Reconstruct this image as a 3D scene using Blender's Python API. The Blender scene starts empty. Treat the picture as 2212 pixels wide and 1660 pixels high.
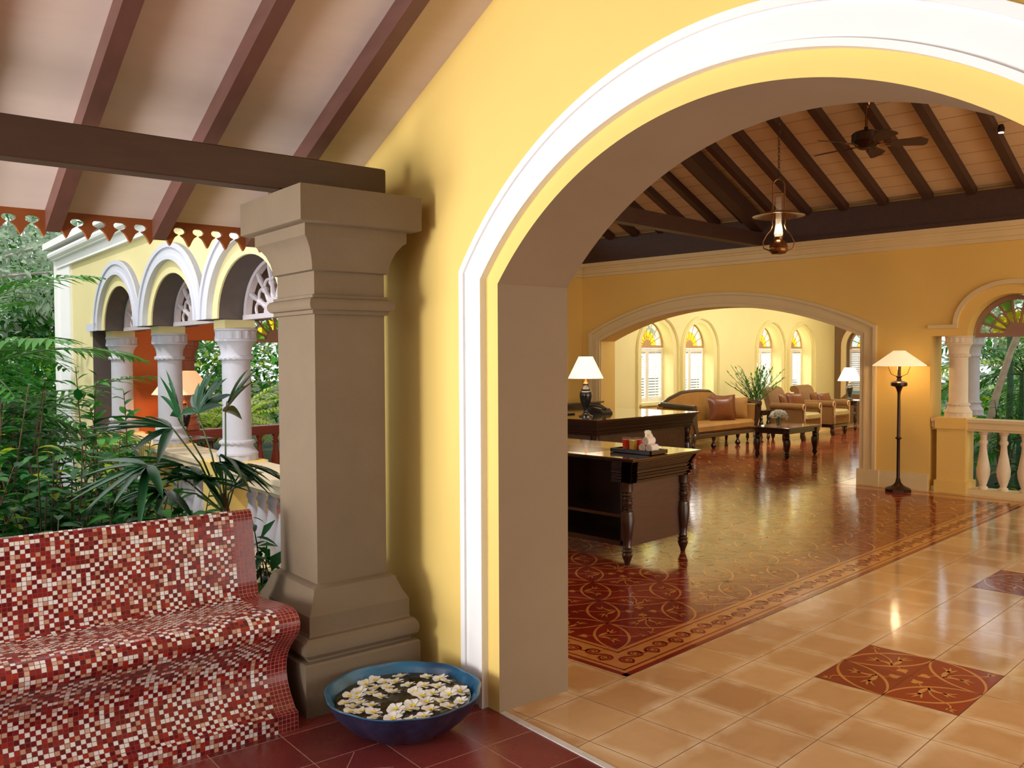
import bpy, math, random
from mathutils import Vector, Matrix
from mathutils.geometry import tessellate_polygon
PI = math.pi
rnd = random.Random(7)
scn = bpy.context.scene
col = scn.collection
DY = math.radians(6.696)            # the veranda is turned a little against the lobby
ROTV = Matrix.Rotation(-DY, 4, 'Z')
def FM(frame): return ROTV.copy() if frame == 'v' else Matrix.Identity(4)

# ------------------------------------------------------------------ materials
def srgb(r, g, b):
    f = lambda c: (c/255/12.92) if c/255 <= .04045 else ((c/255+.055)/1.055)**2.4
    return (f(r), f(g), f(b), 1)
class NT:
    def __init__(s, name):
        s.m = bpy.data.materials.new(name); s.m.use_nodes = True
        s.t = s.m.node_tree; s.n = s.t.nodes; s.l = s.t.links
        s.b = s.n['Principled BSDF']; s.out = s.n['Material Output']
    def add(s, typ, **kw):
        x = s.n.new(typ)
        for k, v in kw.items(): setattr(x, k, v)
        return x
    def link(s, a, b): s.l.new(a, b)
    def math(s, op, a, b=None, c=None):
        x = s.add('ShaderNodeMath', operation=op)
        for i, v in enumerate((a, b, c)):
            if v is None: continue
            if hasattr(v, 'links'): s.link(v, x.inputs[i])
            else: x.inputs[i].default_value = v
        return x.outputs[0]
    def mix(s, fac, a, b, typ='MIX'):
        x = s.add('ShaderNodeMix', data_type='RGBA', blend_type=typ)
        for i, v in ((0, fac), (6, a), (7, b)):
            if hasattr(v, 'links'): s.link(v, x.inputs[i])
            else: x.inputs[i].default_value = v
        return x.outputs[2]
    def noise(s, scale, detail=3, rough=.55, vec=None, dist=0):
        x = s.add('ShaderNodeTexNoise'); x.inputs['Scale'].default_value = scale
        x.inputs['Detail'].default_value = detail; x.inputs['Roughness'].default_value = rough
        x.inputs['Distortion'].default_value = dist
        if vec is None: vec = s.obj()
        s.link(vec, x.inputs['Vector']); return x.outputs['Fac']
    def obj(s):
        if not hasattr(s, 'tc'): s.tc = s.add('ShaderNodeTexCoord')
        return s.tc.outputs['Object']
    def uv(s):
        s.obj(); return s.tc.outputs['UV']
    def ramp(s, fac, stops, const=False):
        x = s.add('ShaderNodeValToRGB'); r = x.color_ramp
        if const: r.interpolation = 'CONSTANT'
        while len(r.elements) < len(stops): r.elements.new(.5)
        for e, (p, c) in zip(r.elements, stops): e.position = p; e.color = c
        s.link(fac, x.inputs[0]); return x.outputs[0]
    def scl(s, vec, v):
        x = s.add('ShaderNodeMapping'); s.link(vec, x.inputs[0]); x.inputs['Scale'].default_value = v
        return x.outputs[0]
    def bump(s, h, strength=.2, dist=.01):
        x = s.add('ShaderNodeBump'); x.inputs['Strength'].default_value = strength
        x.inputs['Distance'].default_value = dist; s.link(h, x.inputs['Height'])
        s.link(x.outputs[0], s.b.inputs['Normal'])
def mul(c, k): return (min(1, c[0]*k), min(1, c[1]*k), min(1, c[2]*k), 1)
def mat(name, c, rough=.6, var=.12, nscale=6, bump=0, bscale=60, metal=0, coat=0, stretch=None, bdist=.004, spec=.5, trans=0):
    m = NT(name); v = m.obj()
    if stretch: v = m.scl(v, stretch)
    n = m.noise(nscale, 4, .6, v)
    r = m.ramp(n, [(.3, mul(c, 1-var)), (.7, mul(c, 1+var*.8))])
    m.link(r, m.b.inputs['Base Color'])
    m.b.inputs['Roughness'].default_value = rough; m.b.inputs['Metallic'].default_value = metal
    m.b.inputs['Coat Weight'].default_value = coat; m.b.inputs['Coat Roughness'].default_value = .08
    m.b.inputs['Specular IOR Level'].default_value = spec
    if bump: m.bump(m.noise(bscale, 4, .6, v), bump, bdist)
    if trans:
        tr = m.add('ShaderNodeBsdfTranslucent'); m.link(r, tr.inputs[0])
        mx = m.add('ShaderNodeMixShader'); mx.inputs[0].default_value = trans
        m.link(m.b.outputs[0], mx.inputs[1]); m.link(tr.outputs[0], mx.inputs[2]); m.link(mx.outputs[0], m.out.inputs[0])
    return m.m
def emat(name, c, strength, base=None):
    m = NT(name); m.b.inputs['Base Color'].default_value = base or c
    m.b.inputs['Emission Color'].default_value = c; m.b.inputs['Emission Strength'].default_value = strength
    m.b.inputs['Roughness'].default_value = .8
    return m.m
def glass(name, c, alpha=.25, rough=.02):
    m = NT(name); tr = m.add('ShaderNodeBsdfTransparent'); tr.inputs[0].default_value = c
    m.b.inputs['Base Color'].default_value = c; m.b.inputs['Roughness'].default_value = rough
    mx = m.add('ShaderNodeMixShader'); mx.inputs[0].default_value = alpha
    m.link(tr.outputs[0], mx.inputs[1]); m.link(m.b.outputs[0], mx.inputs[2]); m.link(mx.outputs[0], m.out.inputs[0])
    return m.m
M = {}
M['yellow'] = mat('yellow_paint', srgb(236, 204, 116), .75, .03, 1.3, .12, 45)
M['yellow_in'] = mat('interior_ochre_paint', srgb(230, 190, 100), .7, .03, 1.2, .08, 45)
M['yellow_back'] = mat('lemon_paint', srgb(236, 222, 160), .7, .03, 1.2, .06, 45)
M['brownwall'] = mat('brown_wall_paint', srgb(122, 92, 58), .7, .06, 2, .05, 45)
M['white'] = mat('white_paint', srgb(242, 240, 238), .6, .02, 3, .08, 60)
M['cream'] = mat('cream_trim_paint', srgb(222, 198, 146), .6, .03, 3, .06, 60)
M['khaki'] = mat('khaki_plaster', srgb(118, 101, 79), .8, .07, 3, .35, 38, bdist=.006)
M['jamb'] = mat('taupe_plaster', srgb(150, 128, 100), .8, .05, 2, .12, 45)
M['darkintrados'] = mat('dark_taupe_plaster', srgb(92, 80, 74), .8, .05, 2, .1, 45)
M['beam'] = mat('dark_brown_timber', srgb(72, 48, 36), .55, .15, 3, .12, 60, stretch=(1, 6, 6))
M['rafter'] = mat('rafter_brown_timber', srgb(98, 62, 52), .5, .15, 3, .12, 60, stretch=(6, 1, 6))
M['inbeam'] = mat('lobby_dark_timber', srgb(66, 40, 28), .5, .15, 3, .12, 60, stretch=(1, 6, 6))
M['panel'] = mat('pale_ceiling_board', srgb(214, 196, 184), .75, .04, 2, .12, 40, stretch=(1, 5, 5))
M['valance'] = mat('orange_brown_wood', srgb(146, 78, 30), .5, .12, 4, .1, 60)
M['colwhite'] = mat('pale_stone', srgb(190, 188, 196), .7, .05, 8, .25, 40)
M['colcream'] = mat('cream_stone', srgb(226, 206, 172), .7, .05, 8, .25, 40)
M['rope'] = M['colwhite']
M['redrail'] = mat('red_oxide_paint', srgb(130, 52, 32), .5, .1, 5)
M['wood'] = mat('dark_polished_wood', srgb(52, 30, 22), .25, .25, 5, .05, 40, coat=.5, stretch=(1, 5, 5))
M['woodtop'] = mat('polished_desk_top_wood', srgb(62, 36, 22), .12, .2, 4, 0, 40, coat=1, stretch=(1, 6, 6))
M['woodpanel'] = mat('plain_brown_wood', srgb(84, 58, 42), .4, .15, 5, .04, 40, coat=.2, stretch=(1, 1, 6))
M['inlay'] = mat('inlaid_panel_wood', srgb(84, 60, 40), .45, .3, 22, .1, 40)
M['metal'] = mat('dark_bronze', srgb(70, 52, 42), .3, .15, 10, metal=.85)
M['brass'] = mat('aged_brass', srgb(124, 86, 52), .25, .12, 10, metal=1)
M['black'] = mat('black_ceramic', srgb(26, 28, 32), .25, .2, 8, coat=.5)
M['gold'] = mat('gold_velvet', srgb(166, 118, 54), .6, .12, 5, .1, 80)
M['satin'] = mat('copper_satin', srgb(114, 60, 26), .35, .18, 4, .1, 12, bdist=.01)
M['wicker'] = mat('woven_cane', srgb(136, 96, 50), .6, .25, 70, .4, 110)
M['wickeredge'] = mat('pale_cane_edge', srgb(226, 190, 140), .6, .15, 60, .3, 110)
M['seatcush'] = mat('olive_cream_cushion', srgb(196, 180, 128), .8, .08, 12, .1, 90)
M['shutter'] = mat('white_shutter_paint', srgb(236, 232, 222), .5, .03, 5)
M['frameT'] = mat('tan_window_frame', srgb(196, 150, 100), .5, .08, 5)
M['frameB'] = mat('brown_window_frame', srgb(158, 120, 100), .5, .1, 5)
M['frameL'] = mat('lilac_grey_window_frame', srgb(190, 180, 184), .5, .05, 5)
M['gy'] = glass('yellow_glass', srgb(252, 244, 104), .22)
M['gw'] = glass('pale_glass', srgb(240, 250, 244), .18)
M['gg'] = glass('green_glass', srgb(170, 215, 120), .3)
M['gclear'] = glass('clear_glass', (1, 1, 1, 1), .05)
M['shade'] = emat('lit_lamp_shade', (1, .86, .62, 1), 1.15, (.9, .85, .75, 1))
M['shadeF'] = emat('lit_floor_lamp_shade', (1, .70, .38, 1), .85, (.85, .75, .6, 1))
M['shadeO'] = emat('amber_lit_lamp_shade', (1, .52, .24, 1), .75, (.8, .6, .4, 1))
M['flame'] = emat('glowing_bulb', (1, .85, .6, 1), 30)
M['soil'] = mat('garden_soil', srgb(38, 56, 24), .95, .3, 6, .6, 20)
M['paving'] = mat('pale_driveway_paving', srgb(190, 184, 172), .85, .08, 3, .2, 30)
M['leafdark'] = mat('dark_green_leaf', srgb(28, 92, 34), .45, .3, 3, spec=.2, trans=.2)
M['leafmid'] = mat('mid_green_leaf', srgb(66, 140, 40), .45, .35, 3, spec=.2, trans=.3)
M['leaflime'] = mat('lime_green_leaf', srgb(160, 184, 40), .4, .25, 3, spec=.2, trans=.4)
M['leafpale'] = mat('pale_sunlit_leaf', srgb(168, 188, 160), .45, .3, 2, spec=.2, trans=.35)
M['leaffern'] = mat('yellow_green_frond', srgb(170, 190, 70), .4, .2, 2, spec=.2, trans=.4)
M['leafpalm'] = mat('palm_frond_green', srgb(72, 134, 46), .45, .3, 2, spec=.2, trans=.25)
M['leafrh'] = mat('fan_palm_leaf', srgb(26, 76, 38), .32, .25, 4, trans=.1)
M['stem'] = mat('brown_plant_stem', srgb(86, 66, 46), .8, .2, 20)
M['stemg'] = mat('green_plant_stem', srgb(82, 104, 58), .6, .2, 20)
M['bark'] = mat('pale_grey_bark', srgb(190, 180, 172), .8, .2, 14, .4, 30)
M['cane'] = mat('green_palm_cane', srgb(70, 120, 100), .5, .2, 14)
M['petal'] = mat('white_petal', srgb(250, 250, 248), .5, .02, 20, trans=.2)
M['petalc'] = mat('yellow_flower_heart', srgb(240, 220, 40), .5, .05, 20)
M['towel'] = mat('white_towelling', srgb(240, 232, 226), .9, .04, 40, .4, 160)
M['red'] = mat('red_juice', srgb(226, 30, 14), .3, .05, 5, spec=.2)
M['amber'] = mat('lime_juice', srgb(214, 180, 50), .1, .05, 5)
M['white2'] = mat('white_flower_petals', srgb(246, 246, 238), .6, .03, 30, trans=.2)
M['tin'] = mat('pale_stone_threshold', srgb(214, 208, 200), .6, .1, 20)
M['plasterw'] = mat('white_ceiling_plaster', srgb(235, 225, 205), .8, .02, 3)

def grid_nodes(m, vec, T, ox, oy, lw, rot=0):
    sx = m.add('ShaderNodeSeparateXYZ')
    mp = m.add('ShaderNodeMapping'); m.link(vec, mp.inputs[0])
    mp.inputs['Location'].default_value = (-ox/T, -oy/T, 0); mp.inputs['Scale'].default_value = (1/T, 1/T, 1)
    m.link(mp.outputs[0], sx.inputs[0])
    d = []
    for i in (0, 1):
        f = m.math('FRACT', sx.outputs[i]); a = m.math('ABSOLUTE', m.math('SUBTRACT', f, .5))
        d.append(a)
    mx = m.math('MAXIMUM', d[0], d[1])
    line = m.math('GREATER_THAN', mx, .5-lw/T/2)
    fl = m.add('ShaderNodeVectorMath', operation='FLOOR'); m.link(mp.outputs[0], fl.inputs[0])
    wn = m.add('ShaderNodeTexWhiteNoise', noise_dimensions='2D'); m.link(fl.outputs[0], wn.inputs['Vector'])
    return line, wn.outputs['Value'], mx, fl.outputs[0]
def floor_mat(name, c1, c2, cj, T, ox, oy, rough=.1, cloud=None, lw=.004):
    m = NT(name); v = m.obj()
    line, r, mx, fl = grid_nodes(m, v, T, ox, oy, lw)
    big = m.noise(1.6, 4, .6, v, .6); fine = m.noise(14, 4, .6, v)
    f = m.math('ADD', m.math('MULTIPLY', big, .6), m.math('MULTIPLY', r, .4))
    c = m.ramp(f, [(.32, c1), (.62, c2)])
    if cloud:
        e = m.math('MULTIPLY', m.math('POWER', m.math('MULTIPLY', mx, 2), 2.2), m.math('SUBTRACT', m.noise(2.3, 4, .6, v, 1.2), .18))
        e2 = m.math('SUBTRACT', m.math('MULTIPLY', e, 3.2), .42); e2n = m.add('ShaderNodeClamp'); m.link(e2, e2n.inputs[0])
        c = m.mix(e2n.outputs[0], c, cloud)
    c = m.mix(m.math('MULTIPLY', fine, .25), c, mul(c1, .8))
    c = m.mix(line, c, cj)
    m.link(c, m.b.inputs['Base Color'])
    rr = m.math('ADD', m.math('MULTIPLY', fine, .08), rough-.04); rr = m.math('ADD', rr, m.math('MULTIPLY', line, .3))
    m.link(rr, m.b.inputs['Roughness']); m.b.inputs['Specular IOR Level'].default_value = .6
    h = m.math('SUBTRACT', m.math('ADD', m.math('MULTIPLY', m.noise(2.6, 2, .5, v), 1.0), m.math('MULTIPLY', m.noise(11, 2, .5, v), .12)), m.math('MULTIPLY', line, .25))
    m.bump(h, .15, .012)
    return m.m
TT = .345
M['tile'] = floor_mat('ochre_floor_tile', srgb(200, 156, 104), srgb(224, 186, 134), srgb(128, 88, 52), TT, 4.21, 1.33, .11, srgb(248, 226, 186))
M['rugred'] = floor_mat('red_patterned_tile', srgb(134, 42, 26), srgb(158, 58, 38), srgb(96, 36, 26), TT, 4.21, 1.33, .12)
M['rugtan'] = floor_mat('tan_inlay_tile', srgb(206, 140, 76), srgb(222, 160, 92), srgb(150, 92, 54), TT, 4.21, 1.33, .12)
M['vtile'] = floor_mat('oxblood_terrace_tile', srgb(98, 34, 32), srgb(132, 56, 50), srgb(170, 130, 118), .315, 1.84+.0, 2.915, .28, None, .004)

def mosaic():
    T = .0188
    out = []
    for border in (0, 1):
        m = NT('red_mosaic_border' if border else 'red_and_white_mosaic'); uv = m.uv()
        line, r, mx, fl = grid_nodes(m, uv, T, 0, 0, .0022)
        if border:
            c = m.ramp(r, [(0, srgb(116, 34, 34)), (.5, srgb(132, 44, 40)), (.8, srgb(108, 28, 30))], True)
            c = m.mix(line, c, srgb(196, 120, 106))
        else:
            s = m.add('ShaderNodeSeparateXYZ'); m.link(fl, s.inputs[0])
            par = m.math('FLOORED_MODULO', m.math('ADD', s.outputs[0], s.outputs[1]), 2)
            ca = m.ramp(r, [(0, srgb(232, 228, 222)), (.42, srgb(196, 154, 128)), (.66, srgb(138, 34, 32)), (.82, srgb(240, 238, 234))], True)
            cb = m.ramp(r, [(0, srgb(112, 18, 24)), (.34, srgb(138, 30, 32)), (.64, srgb(164, 40, 26)), (.78, srgb(96, 18, 26)), (.93, srgb(214, 176, 150))], True)
            fl2 = m.math('GREATER_THAN', m.math('FRACT', m.math('MULTIPLY', r, 37.7)), .84)
            c = m.mix(m.math('ABSOLUTE', m.math('SUBTRACT', par, fl2)), cb, ca)
            c = m.mix(line, c, srgb(120, 60, 52))
        m.link(c, m.b.inputs['Base Color'])
        m.link(m.math('ADD', m.math('MULTIPLY', line, .4), .24), m.b.inputs['Roughness'])
        m.bump(m.math('SUBTRACT', m.math('MULTIPLY', r, .3), line), .5, .002)
        out.append(m.m)
    return out
M['mosaic'], M['mosaicb'] = mosaic()
def bowlmat():
    m = NT('blue_glaze'); v = m.obj(); n = m.noise(120, 3, .7, v); n2 = m.noise(5, 3, .5, v)
    sx = m.add('ShaderNodeSeparateXYZ'); m.link(v, sx.inputs[0])
    c = m.ramp(n2, [(.3, srgb(22, 62, 96)), (.7, srgb(40, 104, 140))])
    c = m.mix(m.math('GREATER_THAN', n, .66), c, srgb(18, 28, 46))
    m.link(c, m.b.inputs['Base Color']); m.b.inputs['Roughness'].default_value = .3; m.b.inputs['Coat Weight'].default_value = .4
    return m.m
M['bowl'] = bowlmat()
M['bowlout'] = mat('dark_indigo_glaze', srgb(26, 32, 58), .4, .4, 30, .15, 60, coat=.3)
def watermat():
    m = NT('murky_water'); v = m.obj(); n = m.noise(9, 4, .6, v)
    m.link(m.ramp(n, [(.35, srgb(34, 30, 14)), (.65, srgb(70, 62, 30))]), m.b.inputs['Base Color'])
    m.b.inputs['Roughness'].default_value = .04; m.bump(m.noise(30, 2, .5, v), .05, .005)
    return m.m
M['water'] = watermat()
def plankmat():
    m = NT('cream_ceiling_boards'); v = m.obj(); sx = m.add('ShaderNodeSeparateXYZ'); m.link(v, sx.inputs[0])
    f = m.math('FRACT', m.math('DIVIDE', sx.outputs[0], .21)); line = m.math('LESS_THAN', f, .04)
    n = m.noise(1.2, 3, .5, v)
    c = m.ramp(n, [(.3, srgb(200, 164, 120)), (.7, srgb(214, 182, 140))]); c = m.mix(line, c, srgb(150, 110, 76))
    m.link(c, m.b.inputs['Base Color']); m.b.inputs['Roughness'].default_value = .6
    return m.m
M['plank'] = plankmat()

# ------------------------------------------------------------------ mesh builder
class MB:
    def __init__(s): s.v = []; s.f = []; s.m = []; s.uv = None
    def nv(s, *p): s.v.append(tuple(p)); return len(s.v)-1
    def face(s, idx, m=0): s.f.append(tuple(idx)); s.m.append(m)
    def quad(s, a, b, c, d, m=0):
        i = len(s.v); s.v += [tuple(a), tuple(b), tuple(c), tuple(d)]; s.face((i, i+1, i+2, i+3), m)
    def box(s, x0, x1, y0, y1, z0, z1, m=0, bev=0):
        if bev:
            b = min(bev, abs(x1-x0)*.45, abs(y1-y0)*.45, abs(z1-z0)*.45)
            # chamfered box through stacked rings
            rings = []
            for z, i in ((z0, b), (z0+b, 0), (z1-b, 0), (z1, b)):
                pts = [(x0+i+b, y0+i), (x1-i-b, y0+i), (x1-i, y0+i+b), (x1-i, y1-i-b), (x1-i-b, y1-i), (x0+i+b, y1-i), (x0+i, y1-i-b), (x0+i, y0+i+b)]
                rings.append([s.nv(x, y, z) for x, y in pts])
            for a, c in zip(rings, rings[1:]):
                for k in range(8): s.face((a[k], a[(k+1) % 8], c[(k+1) % 8], c[k]), m)
            s.face(rings[0][::-1], m); s.face(rings[-1], m); return
        i = len(s.v)
        s.v += [(x0, y0, z0), (x1, y0, z0), (x1, y1, z0), (x0, y1, z0), (x0, y0, z1), (x1, y0, z1), (x1, y1, z1), (x0, y1, z1)]
        for q in ((0, 3, 2, 1), (4, 5, 6, 7), (0, 1, 5, 4), (1, 2, 6, 5), (2, 3, 7, 6), (3, 0, 4, 7)): s.face([i+k for k in q], m)
    def lathe(s, prof, cx, cy, n=24, m=0, mod=None, cap=True, z0=0, sq=None):
        rings = []
        for j, (r, z) in enumerate(prof):
            ring = []
            for k in range(n):
                a = 2*PI*k/n; rr = r if mod is None else r*mod(a, z, j)
                if sq: # superellipse
                    e = max(abs(math.cos(a)), abs(math.sin(a))); rr = rr/e if sq == 1 else rr
                ring.append(s.nv(cx+rr*math.cos(a), cy+rr*math.sin(a), z0+z))
            rings.append(ring)
        for a, c in zip(rings, rings[1:]):
            for k in range(n): s.face((a[k], a[(k+1) % n], c[(k+1) % n], c[k]), m)
        if cap:
            s.face(rings[0][::-1], m); s.face(rings[-1], m)
    def tube(s, pts, r, n=8, m=0, cap=True):
        pts = [Vector(p) for p in pts]; rings = []
        rs = r if isinstance(r, (list, tuple)) else [r]*len(pts)
        up = None
        for i, p in enumerate(pts):
            t = (pts[min(i+1, len(pts)-1)]-pts[max(i-1, 0)])
            if t.length < 1e-9: t = Vector((0, 0, 1))
            t.normalize()
            if up is None:
                up = Vector((0, 0, 1)) if abs(t.z) < .9 else Vector((1, 0, 0))
            x = t.cross(up)
            if x.length < 1e-6: x = t.orthogonal()
            x.normalize(); y = x.cross(t).normalized(); up = y
            rings.append([s.nv(*(p+rs[i]*(math.cos(2*PI*k/n)*x+math.sin(2*PI*k/n)*y))) for k in range(n)])
        for a, c in zip(rings, rings[1:]):
            for k in range(n): s.face((a[k], a[(k+1) % n], c[(k+1) % n], c[k]), m)
        if cap: s.face(rings[0][::-1], m); s.face(rings[-1], m)
    def prism(s, loops, fn, d0, d1, m=0, mside=None, mback=None):
        """loops: outer polygon and holes in 2-D; fn(p, q, d) -> xyz"""
        flat = [p for L in loops for p in L]
        tris = tessellate_polygon([[Vector((p[0], p[1], 0)) for p in L] for L in loops])
        i0 = len(s.v)
        for d in (d0, d1):
            for p in flat: s.v.append(tuple(fn(p[0], p[1], d)))
        n = len(flat)
        for t in tris:
            s.face([i0+k for k in t], m); s.face([i0+n+k for k in reversed(t)], m if mback is None else mback)
        o = 0
        for L in loops:
            k = len(L)
            for j in range(k):
                a = i0+o+j; b = i0+o+(j+1) % k
                mm = m if mside is None else (mside(L[j], L[(j+1) % k]) if callable(mside) else mside)
                s.face((a, b, b+n, a+n), mm)
            o += k
    def ribbon(s, pts, w, z, m=0, fn=None):
        """flat ribbon on the floor"""
        n = len(pts); ws = w if isinstance(w, (list, tuple)) else [w]*n; L = []; R = []
        for i, p in enumerate(pts):
            a = pts[max(i-1, 0)]; b = pts[min(i+1, n-1)]
            dx, dy = b[0]-a[0], b[1]-a[1]; l = math.hypot(dx, dy) or 1
            nx, ny = -dy/l*ws[i]/2, dx/l*ws[i]/2
            for lst, sg in ((L, 1), (R, -1)):
                q = (p[0]+sg*nx, p[1]+sg*ny)
                if fn: q = fn(*q)
                lst.append(s.nv(q[0], q[1], z))
        for i in range(n-1): s.face((R[i], R[i+1], L[i+1], L[i]), m)
    def poly(s, pts, z, m=0, fn=None):
        ids = []
        for p in pts:
            q = fn(*p) if fn else p
            ids.append(s.nv(q[0], q[1], z))
        s.face(ids, m)
    def leaf(s, base, d, up, L, W, bend=.25, n=4, m=0, fold=.15):
        d = Vector(d).normalized(); side = d.cross(Vector(up))
        if side.length < 1e-4: side = d.orthogonal()
        side.normalize(); nrm = side.cross(d).normalized()
        prev = None; base = Vector(base)
        for i in range(n+1):
            t = i/n; w = W*.5*math.sin(PI*min(1, t**.8))**.8 if 0 < t < 1 else 0
            c = base+d*L*t-Vector((0, 0, 1))*bend*L*t*t
            cur = [s.nv(*c)] if w == 0 else [s.nv(*(c-side*w+nrm*w*fold*2)), s.nv(*c), s.nv(*(c+side*w+nrm*w*fold*2))]
            if prev:
                if len(prev) == 1 and len(cur) == 3: s.face((prev[0], cur[1], cur[0]), m); s.face((prev[0], cur[2], cur[1]), m)
                elif len(prev) == 3 and len(cur) == 3:
                    s.face((prev[0], prev[1], cur[1], cur[0]), m); s.face((prev[1], prev[2], cur[2], cur[1]), m)
                elif len(prev) == 3: s.face((prev[0], prev[1], cur[0]), m); s.face((prev[1], prev[2], cur[0]), m)
            prev = cur
    def build(s, name, mats, parent=None, frame='w', origin=None, sharp=35, label=None, smooth=True):
        me = bpy.data.meshes.new(name)
        if origin is None: origin = (0, 0, 0)
        po = getattr(parent, 'thing_origin', None) if parent else None
        o = Vector(ORI[parent.name]) if parent else Vector(origin)
        me.from_pydata([tuple(Vector(p)-o) for p in s.v], [], s.f)
        if not isinstance(mats, (list, tuple)): mats = [mats]
        for mm in mats: me.materials.append(mm)
        me.polygons.foreach_set('material_index', s.m)
        if s.uv:
            ul = me.uv_layers.new(name='UVMap')
            for p in me.polygons:
                for li, vi in zip(p.loop_indices, p.vertices): ul.data[li].uv = s.uv[vi]
        me.update(); me.validate()
        if smooth:
            me.shade_smooth(); me.set_sharp_from_angle(angle=math.radians(sharp))
        ob = bpy.data.objects.new(name, me); col.objects.link(ob)
        if parent: ob.parent = parent
        else:
            ob.location = FM(frame) @ o; ob.rotation_euler = (0, 0, -DY if frame == 'v' else 0)
        ORI[ob.name] = tuple(o)
        if label: ob['label'] = label
        return ob
ORI = {}
def tag(o, label=None, cat=None, group=None, kind=None):
    if label: o['label'] = label
    if cat: o['category'] = cat
    if group: o['group'] = group
    if kind: o['kind'] = kind
    return o
def thing(name, label, cat, loc, frame='w', group=None, rz=0):
    o = bpy.data.objects.new(name, None); col.objects.link(o)
    o.empty_display_size = .05
    o.location = FM(frame) @ Vector(loc); o.rotation_euler = (0, 0, (-DY if frame == 'v' else 0)+rz)
    ORI[o.name] = tuple(loc)
    return tag(o, label, cat, group)
def struct(mb, name, mats, frame='w', origin=(0, 0, 0), label=None, sharp=35):
    return tag(mb.build(name, mats, None, frame, origin, sharp), label, name.split('_')[0], None, 'structure')
def copy_tree(o, parent=None):
    c = o.copy(); col.objects.link(c); ORI[c.name] = ORI.get(o.name, (0, 0, 0))
    if parent: c.parent = parent
    for ch in list(o.children): copy_tree(ch, c)
    return c
def VX(p, q, d): return (d, p, q)      # wall plane facing along the first axis: p = second axis, q = height
def VY(p, q, d): return (p, d, q)
def arc(cx, cz, rx, rz, a0, a1, n):
    return [(cx+rx*math.cos(a0+(a1-a0)*i/n), cz+rz*math.sin(a0+(a1-a0)*i/n)) for i in range(n+1)]
def light(name, typ, loc, energy, color=(1, 1, 1), frame='w', size=.1, size_y=None, target=None, spot=None):
    d = bpy.data.lights.new(name, typ); d.energy = energy; d.color = color
    if typ == 'AREA':
        d.size = size
        if size_y: d.shape = 'RECTANGLE'; d.size_y = size_y
    elif typ == 'SUN': d.angle = size
    else: d.shadow_soft_size = size; d.specular_factor = .3
    if spot: d.spot_size = spot; d.spot_blend = .6
    o = bpy.data.objects.new(name, d); col.objects.link(o); o.location = FM(frame) @ Vector(loc)
    if target is not None:
        t = FM(frame) @ Vector(target); o.rotation_euler = (t-o.location).to_track_quat('-Z', 'Y').to_euler()
    return o

# ------------------------------------------------------------------ camera
F = 1877.5; YAW = math.radians(44.943); PT = math.radians(1.8135); RO = math.radians(-.2517)
cy_, sy_ = math.cos(YAW), math.sin(YAW)
fwd = Vector((cy_*math.cos(PT), sy_*math.cos(PT), -math.sin(PT))); rt = Vector((sy_, -cy_, 0)); up = rt.cross(fwd)
c_, s_ = math.cos(RO), math.sin(RO)
R_ = c_*rt+s_*up; U_ = -s_*rt+c_*up
cam = bpy.data.cameras.new('camera'); cam.sensor_width = 36; cam.lens = 36*F/2212; cam.clip_end = 200; cam.clip_start = .05
co = bpy.data.objects.new('camera', cam); col.objects.link(co)
mw = Matrix((R_, U_, -fwd)).transposed().to_4x4(); mw.translation = (0, 0, 1.65); co.matrix_world = mw
scn.camera = co

# ================================================================== SETTING
AW, AI = 2.415, 2.842                  # outer and inner face of the arch wall (veranda frame)
# ---- front wall with the big arch
ca, cz, r0 = 1.911, .904, 1.645
a0 = math.asin((1.981-cz)/r0)
outer = [(-3.2, 0), (ca-r0*math.cos(a0), 0)]+arc(ca, cz, r0, r0, PI-a0, a0, 48)[:]
XL, XR = ca-r0*math.cos(a0), ca+r0*math.cos(a0)
outer = [(-4.3, 0), (XL, 0)]+arc(ca, cz, r0, r0, PI-a0, a0, 64)+[(XR, 0), (5.15, 0), (5.15, 2.5), (5.05, 5.1), (-4.3, 5.1)]
mb = MB()
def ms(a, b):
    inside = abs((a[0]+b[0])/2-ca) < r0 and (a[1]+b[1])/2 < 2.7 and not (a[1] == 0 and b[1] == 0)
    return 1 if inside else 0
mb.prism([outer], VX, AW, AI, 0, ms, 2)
struct(mb, 'wall_front', [M['yellow'], M['jamb'], M['yellow_in']], 'v')
# white archivolt around the big arch, and the narrow yellow roll inside it
def archband(ri, ro, d, zb, cxx=ca, czz=cz, kink=None, n=64):
    # the legs are vertical below the springing
    ao = math.asin(min(1, (1.981+(ro-r0)*.30-czz)/ro)); ai = math.asin(min(1, (1.981+(ri-r0)*.30-czz)/ri))
    xo = ro*math.cos(ao); xi = ri*math.cos(ai)
    o = [(cxx-xo, zb)]+arc(cxx, czz, ro, ro, PI-ao, ao, n)+[(cxx+xo, zb)]
    i = [(cxx+xi, zb)]+arc(cxx, czz, ri, ri, ai, PI-ai, n)+[(cxx-xi, zb)]
    return [o+i]
mb = MB()
mb.prism(archband(1.735, 1.885, 0, 0), VX, AW-.022, AW+.01)
mb.prism(archband(1.862, 1.895, 0, 0), VX, AW-.034, AW+.01)
mb.prism(archband(1.728, 1.752, 0, 0), VX, AW-.036, AW+.01)
struct(mb, 'trim_1', M['white'], 'v', sharp=30)
mb = MB(); mb.box(-3.2, AW-.05, -2.0, -1.8, 0, 3.75); struct(mb, 'wall_porch', M['khaki'], 'v')  # wall added out of view to block sky light from the right
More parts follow.
